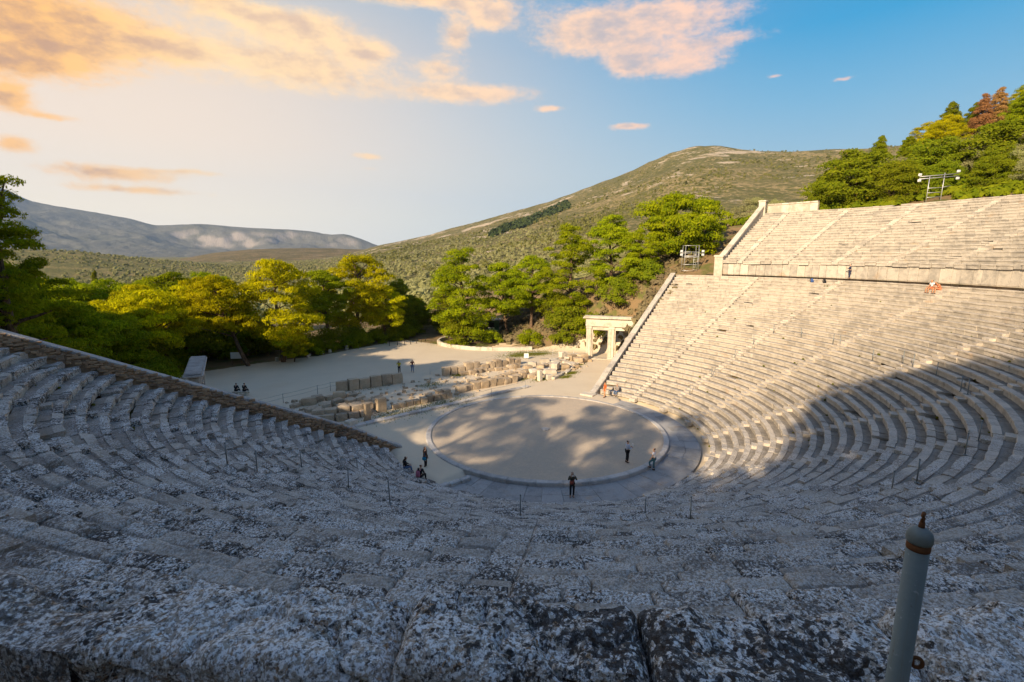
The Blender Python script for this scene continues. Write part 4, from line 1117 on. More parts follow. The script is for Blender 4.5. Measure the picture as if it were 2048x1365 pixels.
# the pines round the plaza, each its own tree
PINES = [
 ('pine_tree', 'pine with a bare leaning trunk behind the left gate', -22.0, 45.1, 'pine', 10.8, 10.5, 4.0, (-2.6, .6), M_PINE),
 ('pine_tree', 'pine with a long curved leaning trunk beside the information board', -14.0, 43.6, 'pine', 12.4, 8.9, 5.2, (-3.6, .6), M_PINE),
 ('pine_tree', 'tallest yellow green pine at the left edge of the plaza', -9.6, 43.2, 'pine', 14.6, 10.4, 2.6, (-.4, .3), M_PINE),
 ('pine_tree', 'small round pine in front of the tallest plaza pine', -8.4, 42.2, 'pine', 3.9, 4.1, 1.0, (0, 0), M_PINE),
 ('pine_tree', 'dark forked pine between the two tall plaza pines', -1.0, 48.2, 'pine', 12.6, 8.2, 4.6, (-.8, .4), M_PINEG),
 ('pine_tree', 'broad tall pine with bare twigs in the middle of the plaza row', 4.4, 50.4, 'pine', 15.2, 11.4, 3.2, (.6, 0), M_PINE),
 ('pine_tree', 'low spreading pine right of the broad plaza pine', 8.6, 49.1, 'pine', 10.0, 7.4, 3.2, (.4, -.2), M_PINE),
 ('pine_tree', 'dark narrow tree at the right end of the plaza row', 13.4, 52.6, 'oak', 10.8, 5.6, 1.0, (0, 0), M_OAK),
 ('broadleaf_tree', 'dark small tree left of the curved kerb wall behind the bollards', 16.5, 54.5, 'oak', 7.5, 6.5, .4, (0, 0), M_OAK),
 ('broadleaf_tree', 'dark bushy tree behind the large bushy pine', 22.0, 50.0, 'oak', 8.5, 7.5, .4, (0, 0), M_OAK),
 ('broadleaf_tree', 'low dark tree in the gap at the far end of the plaza', 19.5, 58.0, 'oak', 6.5, 7.5, .3, (0, 0), M_OAK),
 ('pine_tree', 'large bushy green pine above the curved kerb wall', 18.6, 39.2, 'pine', 16.8, 10.6, 1.4, (-.8, .3), M_PINEG),
 ('pine_tree', 'pine with a slanting bare trunk on the bank above the steps', 26.3, 37.2, 'pine', 12.8, 9.4, 3.6, (-1.3, .6), M_PINEG),
 ('pine_tree', 'straight pine with a tall dark trunk right of the slanting pine', 29.0, 33.8, 'pine', 12.6, 7.8, 3.8, (.3, 0), M_PINEG),
 ('pine_tree', 'tall narrow green pine behind the pale gateway', 30.6, 25.9, 'pine', 15.6, 8.4, .8, (-.3, 0), M_PINEG),
 ('pine_tree', 'feathery pine between the tall narrow pine and the big round one', 35.4, 22.0, 'pine', 12.4, 8.6, .6, (0, 0), M_PINEG),
 ('pine_tree', 'big round bright green pine left of the light scaffold', 46.0, 17.2, 'pine', 25.0-ground(46.0, 17.2), 14.0, .6, (.3, -.2), M_PINEG),
 ('pine_tree', 'smaller pine beneath the big round bright green pine', 37.6, 18.0, 'pine', 8.2, 6.8, .6, (0, 0), M_PINEG),
]
for k, (nm, lab, x, y, kd, h, w, cb, ln, mat) in enumerate(PINES):
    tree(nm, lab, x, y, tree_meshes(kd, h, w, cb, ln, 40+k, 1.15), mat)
tree('pine_tree', 'tall near pine at the left edge of the photo beyond the end wall', -33.1, 16.9, tree_meshes('pine', 20.6, 6.4, 6.0, (.3, 0), 77, 1.2), M_PINEG)
# kinds to copy
KIN = {}
for key, args in dict(p0=('pine', 11, 9, 3.2), p1=('pine', 9.5, 8.5, 2.6), p2=('pine', 12.5, 8.5, 3.5), c0=('conifer', 12, 7.5, .8), c1=('conifer', 10, 6, .6), s0=('sparse', 10, 4.6, 1.0),
                      o0=('oak', 8, 9.5, .3), o1=('oak', 7, 8, .3), v0=('olive', 4.6, 5.2, .9), v1=('olive', 4.0, 4.6, .8), b0=('bush', 2.4, 3.4, .1), b1=('bush', 1.8, 3.0, .1)).items():
    KIN[key] = tree_meshes(*args, seed=sum(map(ord, key))*7, dens=1.0 if key[0] in 'pco' else .8)
BASEH = dict(p0=11, p1=9.5, p2=12.5, c0=12, c1=10, s0=10, o0=8, o1=7, v0=4.6, v1=4.0, b0=2.4, b1=1.8)
for key in ('q0', 'q1'): KIN[key] = tree_meshes('pine', 11, 9.6, 1.3, seed=ord(key[1]), dens=1.0, frac=.40)
BASEH.update(q0=11, q1=11)
# the darker and the sunlit pines beyond the left end wall
G_DARK, G_LIT = 'shaded pines beyond the left end wall', 'sunlit pines behind the plaza on the left'
for x, y, h, key, lab, grp in [
  (-36.8, 24.0, 15.0, 'p1', 'shaded dark pine beyond the left end wall', G_DARK), (-33.2, 30.8, 12.0, 'p0', 'shaded dark pine beyond the left end wall', G_DARK),
  (-30.9, 33.0, 10.2, 'p1', 'shaded dark pine beyond the left end wall', G_DARK), (-27.6, 37.1, 9.2, 'p0', 'shaded dark pine beyond the left end wall', G_DARK),
  (-26.2, 42.0, 8.4, 'p1', 'shaded dark pine beyond the left end wall', G_DARK), (-30.0, 41.5, 9.8, 'p0', 'shaded dark pine beyond the left end wall', G_DARK), (-35.0, 38.0, 10.5, 'p1', 'shaded dark pine beyond the left end wall', G_DARK),
  (-32.0, 61.0, 12.2, 'p0', 'sunlit yellow green pine in the wood behind the plaza', G_LIT), (-27.7, 66.1, 11.6, 'p1', 'sunlit yellow green pine in the wood behind the plaza', G_LIT),
  (-24.1, 57.0, 11.0, 'p2', 'sunlit yellow green pine in the wood behind the plaza', G_LIT), (-19.1, 70.7, 13.0, 'p0', 'sunlit yellow green pine in the wood behind the plaza', G_LIT),
  (-13.8, 75.1, 12.6, 'p1', 'sunlit yellow green pine in the wood behind the plaza', G_LIT), (-18.9, 54.6, 10.8, 'p2', 'sunlit yellow green pine in the wood behind the plaza', G_LIT),
  (-9.5, 89.6, 9.5, 'p0', 'sunlit yellow green pine in the wood behind the plaza', G_LIT), (-36.0, 78.0, 12.5, 'p2', 'sunlit yellow green pine in the wood behind the plaza', G_LIT),
  (-38.0, 52.0, 11.0, 'p1', 'sunlit yellow green pine in the wood behind the plaza', G_LIT), (-28.0, 50.0, 9.5, 'p2', 'sunlit yellow green pine in the wood behind the plaza', G_LIT),
  (-22.5, 84.0, 11.5, 'p1', 'sunlit yellow green pine in the wood behind the plaza', G_LIT), (-44.0, 66.0, 12.0, 'p0', 'sunlit yellow green pine in the wood behind the plaza', G_LIT)]:
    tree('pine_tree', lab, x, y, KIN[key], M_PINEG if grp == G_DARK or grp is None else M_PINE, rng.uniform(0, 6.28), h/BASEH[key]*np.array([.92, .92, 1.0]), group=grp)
for x, y, h, lab in [(-29.6, 191.1, 14.0, 'lone dark cypress standing up out of the far grove'), (-5.0, 150.0, 8.0, 'short dark cypress beside the plaza wood')]:
    KIN['cy'] = KIN.get('cy') or tree_meshes('cypress', 13, 2.0, .5, seed=5)
    tree('cypress_tree', lab, x, y, KIN['cy'], M_OAK, 0, h/13)
for x, y, h in [(-47, 13, 15), (-50, 19, 16), (-48, 25, 15), (-52, 30, 16), (-46, 31, 13), (-58, 16, 15), (-58, 24, 16), (-43, 20, 13), (-44, 38, 12), (-52, 40, 13)]:
    tree('pine_tree', 'pine of the wood beyond the left edge of the photo', x, y, KIN[('p0', 'p1', 'p2')[int(h) % 3]], M_PINEG, rng.uniform(0, 6), h/11, group='pines beyond the left edge')
for k in range(34):
    x = rng.uniform(-36, -9); y = 50+rng.uniform(0, 9)-.12*x*0
    tree('bush', 'tall dark shrub in the understorey behind the plaza pines', x, y, KIN[('b0', 'b1')[k % 2]], (M_OAK, M_PINEG, M_OLIVE)[k % 3], rng.uniform(0, 6), rng.uniform(1.4, 2.5), group='understorey behind the plaza pines', cat='bush')
# bushes and olives under and behind the pines
SHR = [('round green bush on the bank above the curved kerb wall', 17.3, 38.0, 'b0', 1.9, M_OAK), ('orange leaved bush beside the round green bush', 21.6, 35.8, 'b1', 1.1, M_RUST), ('large brown grey bush left of the pale gateway', 27.6, 24.4, 'b0', 2.1, M_SCRUB),
       ('dry brown bush behind the large brown grey one', 29.8, 27.2, 'b0', 1.7, M_SCRUB), ('small green bush beside the litter box', 23.9, 28.6, 'b1', 1.25, M_OAK), ('bright green bush above the pale gateway', 34.2, 18.6, 'b0', 1.7, M_PINEG),
       ('dull purple brown bush right of the bright green bush', 36.6, 15.4, 'b0', 1.45, M_SCRUB), ('thin brown scrub bush left of the gateway roof', 30.2, 21.6, 'b1', 1.7, M_SCRUB), ('dark green bush on the bank right of the tall trunk', 31.5, 31.0, 'b0', 1.6, M_OAK)]
for lab, x, y, key, s, mat in SHR: tree('bush', lab, x, y, KIN[key], mat, rng.uniform(0, 6), s, cat='bush')
for k in range(18):
    t = k/17; x = -6.5+19*t+rng.normal(0, .5); y = 46.6+4.2*t+rng.normal(0, .6)
    tree('bush', 'low yellow green bush along the back edge of the plaza', x, y, KIN[('b0', 'b1')[k % 2]], (M_PINE, M_OAK, M_OLIVE)[k % 3], rng.uniform(0, 6), rng.uniform(.8, 1.5), group='bushes along the back edge of the plaza', cat='bush')
for k in range(16):
    x = rng.uniform(-34, -20); y = 47+rng.uniform(0, 3) if k % 2 else rng.uniform(30, 44); x = x if k % 2 else -29+(y-30)*.45+rng.normal(0, .7)
    tree('bush', 'shrub in the shade under the pines left of the plaza', x, y, KIN[('b0', 'b1')[k % 2]], (M_OAK, M_PINEG)[k % 2], rng.uniform(0, 6), rng.uniform(.9, 1.7), group='shrubs under the left pines', cat='bush')
# the wooded slope above the right hand seats
OAKS = [('broad dark green oak directly above the upper seats', 63.5, -3.2, 8.4, 'o0', 1.35), ('olive tinted small oak right of the broad dark oak', 67.0, -8.0, 5.6, 'o1', .9), ('yellowish oak behind the light stand on the slope', 71.5, -11.0, 7.4, 'o1', 1.15),
        ('widest bright green oak right of the light stand', 73.6, -17.6, 7.6, 'o0', 1.45), ('oak at the right edge of the photo above the seats', 77.0, -23.5, 6.8, 'o0', 1.1), ('small oak at the right end of the parapet wall', 62.0, .8, 5.4, 'o1', .85)]
for lab, x, y, h, key, wd in OAKS: tree('oak_tree', lab, x, y, KIN[key], M_OAK, rng.uniform(0, 6), h/BASEH[key]*np.array([wd, wd, 1.0]))
SLOPE = [('dead rust coloured pine on the slope skyline', 148.3, -4.7, 13.5, 's0', 1.15, M_RUST), ('dead rust coloured pine right of the other dead pine', 151.0, -7.2, 13.0, 's0', 1.25, M_RUST),
         ('tall dark pine at the left end of the slope skyline', 144.6, .8, 15.5, 'c0', 1.05, M_PINED), ('slim pine left of the dead pines on the skyline', 155.2, -2.4, 12.8, 'c1', 1.0, M_PINED), ('yellow leaved tree at the right edge of the skyline', 158.6, -18.8, 10.5, 'p1', 1.0, M_YELLOW)]
for lab, x, y, h, key, wd, mat in SLOPE: tree('pine_tree', lab, x, y, KIN[key], mat, rng.uniform(0, 6), h/BASEH[key]*np.array([wd, wd, 1.0]))
pts = []
for k in range(4000):
    d = rng.uniform(86, 235); a = math.radians(rng.uniform(71.5, 91)); x = EYE[0]+d*math.sin(a); y = EYE[1]+d*math.cos(a)
    if np.hypot(x, y) < 61.5 or (pts and np.min(np.hypot(*(np.array(pts)-[x, y]).T)) < 4.1+d*.006): continue
    az_ = math.degrees(math.atan2(x-EYE[0], y-EYE[1]))
    if d > 118 and abs(az_-82.3) < 1.9 and d < 192: continue
    if np.hypot(x-59.1, y+13.4) < 4.5: continue
    if x < 84 and y > 2 and y < 30 and d < 110 and rng.random() < .4: continue
    pts.append([x, y])
    if len(pts) >= 250: break
for x, y in pts:
    d = np.hypot(x-EYE[0], y-EYE[1]); u = rng.random()
    hi = (d > 128 and y < 4)
    if hi and u < .78: key, mat, lab, g = ('c0', 'c1', 'p0', 'p2')[rng.integers(4)], (M_PINED, M_PINED, M_PINEG)[rng.integers(3)], 'green pine in the wood on the slope above the seats', 'pines on the slope above the seats'; h = rng.uniform(7.5, 11.5); nm = 'pine_tree'
    elif u < (.80 if 104 < d < 150 else .55): key, mat, lab, g = ('v0', 'v1')[rng.integers(2)], M_OLIVE, 'silvery olive tree on the slope above the seats', 'olive trees on the slope above the seats'; h = rng.uniform(3.6, 5.6); nm = 'olive_tree'
    else: key, mat, lab, g = ('o0', 'o1')[rng.integers(2)], (M_OAK, M_OAK, M_PINE)[rng.integers(3)], 'green broadleaf tree on the slope above the seats', 'broadleaf trees on the slope above the seats'; h = rng.uniform(3.8, 6.4); nm = 'broadleaf_tree'
    tree(nm, lab, x, y, KIN[key], mat, rng.uniform(0, 6), h/BASEH[key], group=g)
# olives on the slope left of the upper seats, behind the big pine
for k in range(60):
    x = rng.uniform(50, 150); y = rng.uniform(14, 60)
    if x < 58 and y < 18: continue
    tree('olive_tree', 'silvery olive tree on the slope behind the end wall of the upper seats', x, y, KIN[('v0', 'v1')[k % 2]], M_OLIVE, rng.uniform(0, 6), rng.uniform(.9, 1.4), group='olive trees behind the end wall')
# pines of the wood that goes on to the left and behind: their shade falls over the near seats
RIM = [(-99, 11, 'q'), (-93.5, 11.5, 'q'), (-88.5, 11, 'q'), (-83.5, 11, 'q'), (-79.2, 11.2, 'q'), (-73.6, 11.4, 'q'), (-69.8, 12.4, 'q'), (-66.2, 12.0, 'q'), (-62.6, 6.4, 'q'), (-60.3, 6.8, 'q'), (-58.2, 6.2, 'q'),
       (-56.4, 8.6, 'q'), (-54.3, 14.0, 'p'), (-51.2, 16.2, 'p'), (-48.0, 16.4, 'p'), (-44.6, 15.8, 'p'), (-41, 15, 'p'), (-37, 14.5, 'p'), (-32.5, 15, 'p'), (-28, 15, 'p'), (-23, 15, 'p'), (-18, 14, 'p'), (-13, 14, 'p'), (-8, 13, 'p')]
for k, (a, h, ty) in enumerate(RIM):
    a = math.radians(a); r_ = 62.3+rng.uniform(-.5, .8); x, y = r_*math.sin(a), -r_*math.cos(a)
    key = ('q0', 'q1')[k % 2] if ty == 'q' else ('p0', 'p1', 'p2')[k % 3]
    tree('pine_tree', 'pine behind the top row of the shaded seats', x, y, KIN[key], M_PINE, rng.uniform(0, 6), h/BASEH[key]*np.array([.86, .86, 1.0]), group='pines behind the shaded seats')
for k, a in enumerate(np.radians(np.arange(-72, -8, 2.6))):  # added row out of view, closes the sun gap under the crowns
    r_ = 60.6+rng.uniform(-.4, .8)
    tree('bush', 'unseen bush added behind the top row to block low sun', r_*math.sin(a), -r_*math.cos(a), KIN[('b0', 'b1')[k % 2]], M_OAK, rng.uniform(0, 6), rng.uniform(1.5, 2.1), group='unseen bushes added behind the seats to block sun', cat='bush')

# ---------------------------------------------------------------- olive groves and scrub, far too many to count
def puff_field(name, P, size, nf, mat, squash=.8):
    """many small crowns of loose leaf faces in one mesh"""
    n = len(P); d = rng.normal(size=(n, nf, 3)); d /= np.linalg.norm(d, axis=2)[:, :, None]; d[:, :, 2] = np.abs(d[:, :, 2])*1.0-.15
    c = P[:, None, :]+d*(size[:, None, None]*np.array([.5, .5, .5*squash*1.3]))*rng.uniform(.6, 1.05, (n, nf, 1))
    c[:, :, 2] += size[:, None]*.22
    ax = rng.normal(size=(n, nf, 3)); ax -= d*(ax*d).sum(2, keepdims=True)*.8; ax /= np.linalg.norm(ax, axis=2)[:, :, None]
    sd = np.cross(ax, d); sd /= np.linalg.norm(sd, axis=2)[:, :, None]+1e-9
    L = (size[:, None, None]*rng.uniform(.30, .62, (n, nf, 1))*(14/nf)**.5)
    V = np.stack([c-ax*L-sd*L*.7, c-ax*L*.2+sd*L, c+ax*L], 2).reshape(-1, 3)
    F = np.arange(len(V)).reshape(-1, 3)
    t = np.repeat(np.clip(rng.uniform(0, 1, (n, 1))*.6+rng.uniform(0, .35, (n, nf)), 0, 1).ravel(), 3)
    return put(name, mesh(name, V, F, {'tint': t}), mat, kind='stuff')
def scatter(n, a0, a1, d0, d1, zf, power=1.0):
    a = np.radians(rng.uniform(a0, a1, n)); d = d0*(d1/d0)**(rng.uniform(0, 1, n)**power)
    X, Y = EYE[0]+d*np.sin(a), EYE[1]+d*np.cos(a)
    return X, Y, zf(np.degrees(a), d, X, Y), d, np.degrees(a)
X, Y, Z, d, a = scatter(2600, -9, 66, 128, 330, lambda a, d, X, Y: valley_z(X, Y), .8)
k = ~poly_in(X, Y, [(-12, 80), (36, 80), (36, 98), (-12, 98)]) & (np.hypot(X, Y) > 92) & (Y > 60)
put_olive = puff_field('olive_grove', np.stack([X, Y, Z], -1)[k], rng.uniform(2.8, 4.6, k.sum()), 60, M_OLIVE)
X, Y, Z, d, a = scatter(9000, -9, 62, 330, 1700, lambda a, d, X, Y: np.where(a > 15, hill_z(a, d, X, Y), np.maximum(valley_z(X, Y), np.where(d > 640, grn_z(a, d, X, Y), -99))), .9)
k = fbm(xyz(X*.006, Y*.006, 3), 3) > .40
k &= Z < 60
puff_field('far_olive_grove', np.stack([X, Y, Z], -1)[k], rng.uniform(2.2, 4.2, k.sum()), 16, M_OLIVE)
X, Y, Z, d, a = scatter(26000, 22, 90, 330, 1500, hill_z, .55)
dn = fbm(xyz(X*.009, Y*.009, 6), 4)
k = (dn > .49) & (rng.random(len(dn)) < np.clip((dn-.44)*9, 0, 1))
puff_field('hill_scrub', np.stack([X, Y, Z], -1)[k], (.9+3.4*fbm(xyz(X*.004, Y*.004, 8), 3)[k]**2)*rng.exponential(.8, k.sum()).clip(.35, 2.6), 9, M_DRAB)
X, Y, Z, d, a = scatter(6000, 60, 92, 84, 260, lambda a, d, X, Y: valley_z(X, Y), 1.0)
k = (np.hypot(X, Y) > 59.5) & (Z > 6) & (np.hypot(X-59.1, Y+13.4) > 2.6)
Z = terrain(X, Y)
puff_field('undergrowth', np.stack([X, Y, Z], -1)[k], rng.uniform(.7, 1.7, k.sum()), 40, M_OAK)
X, Y = rng.uniform(17, 60, 2600), rng.uniform(9, 46, 2600); Z = terrain(X, Y)
k = (Z > .25) & ~poly_in(X, Y, [(36, 5), (57, 7), (57, 13), (36, 13)])
puff_field('bank_undergrowth', np.stack([X, Y, Z], -1)[k], rng.uniform(.25, 1.0, k.sum()), 12, M_SCRUB)
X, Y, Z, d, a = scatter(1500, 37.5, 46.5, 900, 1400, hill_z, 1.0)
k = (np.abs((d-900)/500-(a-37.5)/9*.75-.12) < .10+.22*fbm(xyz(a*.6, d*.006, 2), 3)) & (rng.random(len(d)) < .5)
puff_field('cloud_shadow_trees', np.stack([X, Y, Z], -1)[k], rng.uniform(6, 11, k.sum()), 14, M_CLOUDSHADE, 1.2)  # dark trees standing in for a cloud shadow on the hillside
# small rubble between the ruined walls
rb = MB()
for k_ in range(330):
    x_, y_ = rng.uniform(-15, 22), rng.uniform(13.2, 22.4)
    if x_ > 14: y_ = rng.uniform(13.5, 19)
    sz_ = rng.uniform(.12, .5)
    rb.box((x_, y_, max(ground(x_, y_), 0)-.05), (sz_, sz_*rng.uniform(.6, 1), sz_*rng.uniform(.4, .8)), rz=rng.uniform(0, 3), jit=sz_*.1, taper=.8)
put('rubble', rb.mesh('rubble'), M_RUIN, kind='stuff')
Q = np.array([[-29.02, -25.93, 12.86]])+rng.normal(0, 1, (60, 3))*np.array([.10, .10, .015])
puff_field('moss', Q, rng.uniform(.03, .07, 60), 30, M_GRASS, .7)
# weeds in the joints of the seats
n = 260
ph_ = rng.uniform(-1.8, 1.8, n); rw_ = rng.integers(1, 34, n)
Q = low(rw_*D_LOW-.02+rng.choice([0, .38], n), ph_, 0.0); Q[:, 2] = (rw_-1)*H_LOW-.03
puff_field('weeds', Q, rng.uniform(.07, .20, n), 22, M_GRASS, .7)
# grass: blades on the green patches
B = []
for (gx_, gy_, gr, gw) in GREENS:
    n = int(900*gw*gr*.7); B.append(np.stack([rng.normal(gx_, gr*.6, n), rng.normal(gy_, gr*.33, n)], -1))
B = np.concatenate(B); n = len(B)
bz = np.maximum(terrain(B[:, 0], B[:, 1]), -.02)
hh = rng.uniform(.05, .17, n); an = rng.uniform(0, 6.28, n)
P = np.stack([B[:, 0], B[:, 1], bz], -1); o = np.stack([np.cos(an), np.sin(an), 0*an], -1)*.03
V = np.stack([P-o, P+o, P+np.stack([rng.normal(0, .05, n), rng.normal(0, .05, n), hh], -1)], 1).reshape(-1, 3)
put('grass', mesh('grass', V, np.arange(3*n).reshape(-1, 3), {'tint': np.repeat(rng.uniform(0, 1, n), 3)}), M_GRASS, kind='stuff')

# ---------------------------------------------------------------- posts, stands, signs
def row_z(x, y):
    s = math.hypot(x, y)-R0
    return math.floor(max(0, s)/D_LOW)*H_LOW-(.05 if (s/D_LOW) % 1 > .5 else 0)
mb = MB(); mb.tube([(0, 0, -.05), (0, 0, .96)], .026, 8); mb_pole = mb.mesh('pole', True)
mb = MB(); mb.lathe([(.034, .95), (.036, .985), (.02, 1.005), (.004, 1.01)], n=8); mb_cap = mb.mesh('cap', True)
mb = MB(); mb.lathe([(.075, -.04), (.075, .012), (.03, .02)], n=10); mb_base = mb.mesh('foot_plate')
for k, (x, y) in enumerate([(-15.42, -14.43), (-11.03, -17.67), (-11.21, -19.86), (-20.03, -11.64), (-20.32, -7.92), (-5.06, -24.86), (-4.06, -25.41), (-23.79, -6.7), (-24.75, -5.88), (-21.02, -3.27), (-17.62, -2.22), (-.11, -26.28),
        (2.5, -26.4), (15.21, -22.73), (11.39, -24.52), (10.77, -24.92), (19.57, -18.05), (18.38, -20.25), (17.21, -21.07), (14.88, -4.85), (17.85, -5.38), (21.43, -5.9), (23.79, -6.64), (25.93, -7.68), (25.39, -10.57), (23.22, -14.03), (23.1, -14.66)]):
    t = empty('rail_post', 'thin grey rail post standing among the stone seat rows', 'post', (x, y, row_z(x, y)), 0, 'rail posts among the seats')
    t.rotation_euler = (rng.normal(0, .02), rng.normal(0, .02), 0)
    put('pole', mb_pole, M_METAL if x > 5 else M_RAIL, t); put('cap', mb_cap, M_RAIL, t); put('foot_plate', mb_base, M_RAIL, t)

def paint_material():
    m, N = newmat('worn_grey_green_paint')
    P = N.n('ShaderNodeTexCoord').outputs['Object']
    n = N.noise(P, 9.0, 5, .6); n2 = N.noise(P, 38.0, 4, .6)
    c = N.mix(n, (.165, .20, .195), (.245, .28, .265))
    c = N.mix(N.smooth(n2, .62, .68), c, (.33, .36, .345))
    c = N.mix(N.smooth(N.noise(P, 26.0, 3, .5), .72, .75), c, (.13, .045, .025))
    sp = N.n('ShaderNodeSeparateXYZ', ins={0: P})
    run = N.math('MULTIPLY', N.smooth(N.noise(N.vmath('MULTIPLY', P, (60.0, 60.0, 2.2)), 1.0, 3, .6), .56, .70), N.smooth(N.noise(P, 3.0, 2, .5), .42, .62))
    c = N.mix(N.math('MULTIPLY', run, .7), c, (.19, .105, .05))
    finish(N, c, .6, n2, .003, .5, .3)
    return m
M_POSTPAINT = paint_material()
M_RUSTM = plain('rusty_iron', (.16, .065, .025), .85, .2, .4, 30)
M_CAPR = plain('rust_stained_paint', (.085, .065, .05), .8, .1, .4, 30)
M_CAPM = plain('weathered_cap_metal', (.20, .225, .21), .7, .1, .3, 25, .3)
pd_ = 1.62
pxy = EYE+(FW+RT*(819/FOC)+UPV*(-372/FOC))*pd_
ptop = float(pxy[2]); pz0 = Z_DIA
fp = empty('chain_post', 'thick grey green painted post with domed cap and rusty eyelets in the foreground', 'post', (pxy[0], pxy[1], pz0))
ph_ = ptop-pz0
mb = MB(); mb.lathe([(0.0323, -.05), (0.0323, ph_-.075)], n=28); put('pole', mb.mesh('pole', True), M_POSTPAINT, fp)
mb = MB(); mb.lathe([(0.0329, ph_-.080), (0.0335, ph_-.075), (0.0335, ph_-.069), (0.0327, ph_-.058)], n=28); put('collar', mb.mesh('collar', True), M_RUSTM, fp)
mb = MB(); mb.lathe([(0.0329, ph_-.056), (0.0357, ph_-.052), (0.0371, ph_-.042), (0.0365, ph_-.030), (0.0327, ph_-.018), (0.0213, ph_-.006), (0.0076, ph_), (0.0008, ph_)], n=28); cp = put('cap', mb.mesh('cap', True), M_CAPM, fp)
mb = MB(); mb.tube([(0, 0, ph_-.006), (.001, 0, ph_+.012), (.004, 0, ph_+.020)], [.010, .008, .007], 10)
tor = [(0.004+.011*math.sin(a), 0, ph_+.034-.014*math.cos(a)) for a in np.linspace(0, 2*math.pi, 17)]
mb.tube(tor, .0055, 8); put('eyelet', mb.mesh('eyelet', True), M_RUSTM, cp)
dv = RT*.9-FW*.43; dv = np.array([dv[0], dv[1], 0]); dv /= np.linalg.norm(dv)
pc = np.array([0, 0, ph_-.50])+dv*.0315
tor = [tuple(pc+dv*(.014-.016*math.cos(a))+np.array([0, 0, .019*math.sin(a)])) for a in np.linspace(0, 2*math.pi, 17)]
mb = MB(); mb.tube(tor, .0065, 8); put('eyelet', mb.mesh('eyelet', True), M_RUSTM, fp)
mb = MB(); mb.tube([tuple(pc-dv*.004), tuple(pc+dv*.004)], .017, 12); put('rust_plate', mb.mesh('rust_plate', True), M_RUSTM, fp)

FX = np.array([RT[0], RT[1], 0.0]); FY = np.array([FW[0], FW[1], 0.0]); FY /= np.linalg.norm(FY)
def stand_piece(root, nm, pts, rad, mat=M_METAL, n=6):
    mb = MB(); mb.tube([np.array(p, float) for p in pts], rad, n); return put(nm, mb.mesh(nm, True), mat, root)
def floodlight(root, x, y, z):
    mb = MB(); mb.box((x, y, z-.16), (.34, .22, .32), bev=.03); o = put('floodlight', mb.mesh('floodlight'), M_WHITEPAINT, root)
    mb = MB(); mb.box((x, y-.125, z-.13), (.28, .02, .26)); put('lens', mb.mesh('lens'), M_LENS, o)
yaw_ = math.atan2(RT[1], RT[0])
z0 = ground(40.7, 11.0)
s1 = empty('light_scaffold', 'metal lighting scaffold tower with ladder at the left end of the walkway', 'scaffold', (40.7, 11.0, z0), yaw_)
for sx in (-1, 1):
    for y in (-.6, .6): stand_piece(s1, 'leg', [(sx*1.12, y, -.1), (sx*.98, y, 3.9)], .035)
for z, r in ((.12, .03), (1.05, .03), (2.15, .045), (2.32, .045), (2.95, .028), (3.85, .03)):
    for y in (-.6, .6): stand_piece(s1, 'crossbar', [(-1.1, y, z), (1.1, y, z)], r)
    for sx in (-1, 1): stand_piece(s1, 'side_bar', [(sx*1.08, -.6, z), (sx*1.08, .6, z)], .028)
mb = MB(); mb.box((0, 0, 2.22), (2.1, 1.15, .06)); put('platform', mb.mesh('platform'), M_METAL, s1)
stand_piece(s1, 'lamp_bar', [(-1.85, -.62, 2.75), (1.85, -.62, 2.75)], .035)
for x in (.25, .85): stand_piece(s1, 'ladder_rail', [(x-.12, -.9, .05), (x+.06, -.66, 2.9)], .028)
for k in range(7): stand_piece(s1, 'rung', [(.25-.12+.18*(k+.7)/7.5, -.9+.2*(k+.7)/7.5, .3+.36*k), (.85-.12+.18*(k+.7)/7.5, -.9+.2*(k+.7)/7.5, .3+.36*k)], .022)
for x in (-1.6, 1.6):
    floodlight(s1, x, -.66, 3.02); floodlight(s1, x, -.66, 2.50)
bx_, by_ = 59.1, -13.4
s2 = empty('light_scaffold', 'metal frame with floodlights on long double bars on the slope above the upper seats', 'scaffold', (bx_, by_, ground(bx_, by_)), yaw_+.05)
stand_piece(s2, 'leg', [(-1.05, 0, -.3), (-1.0, 0, 3.35)], .05); stand_piece(s2, 'leg', [(.95, 0, -.3), (1.05, 0, 3.75)], .05)
for z in (3.0, 3.3): stand_piece(s2, 'lamp_bar', [(-2.5, -.06, z-.10), (2.9, -.06, z+.36)], .05)
for z in (.55, 1.15, 1.75): stand_piece(s2, 'crossbar', [(-1.02, 0, z), (1.0, 0, z+.12)], .04)
stand_piece(s2, 'crossbar', [(1.0, 0, 1.9), (2.2, .1, 2.1)], .035)
for x, z in ((-2.5, 3.45), (-2.5, 2.7), (2.8, 3.95), (2.8, 3.05)): floodlight(s2, x, -.12, z)

sg = empty('information_board', 'white information board on two legs under the pines left of the plaza', 'sign', (-14.95, 45.7, 0), yaw_+.15)
for x in (-.62, .62):
    mb = MB(); mb.box((x, .04, -.05), (.07, .07, 1.72)); put('leg', mb.mesh('leg'), M_WOOD, sg)
mb = MB(); mb.box((0, -.03, .78), (1.42, .04, .92), bev=.01); b = put('board', mb.mesh('board'), M_WHITEPAINT, sg)
for x, z, sx, sz in ((0, 1.685, 1.5, .05), (0, .745, 1.5, .05), (-.735, .78, .05, .92), (.735, .78, .05, .92)):
    mb = MB(); mb.box((x, -.03, z), (sx, .07, sz)); put('frame', mb.mesh('frame'), M_WOOD, b)
sg = empty('sign', 'small white sign standing on the grass behind the sunlit ruins', 'sign', (17.77, 22.46, ground(17.77, 22.46)), yaw_)
mb = MB(); mb.box((0, 0, .18), (.66, .05, .68), bev=.01); put('panel', mb.mesh('panel'), M_WHITEPAINT, sg)
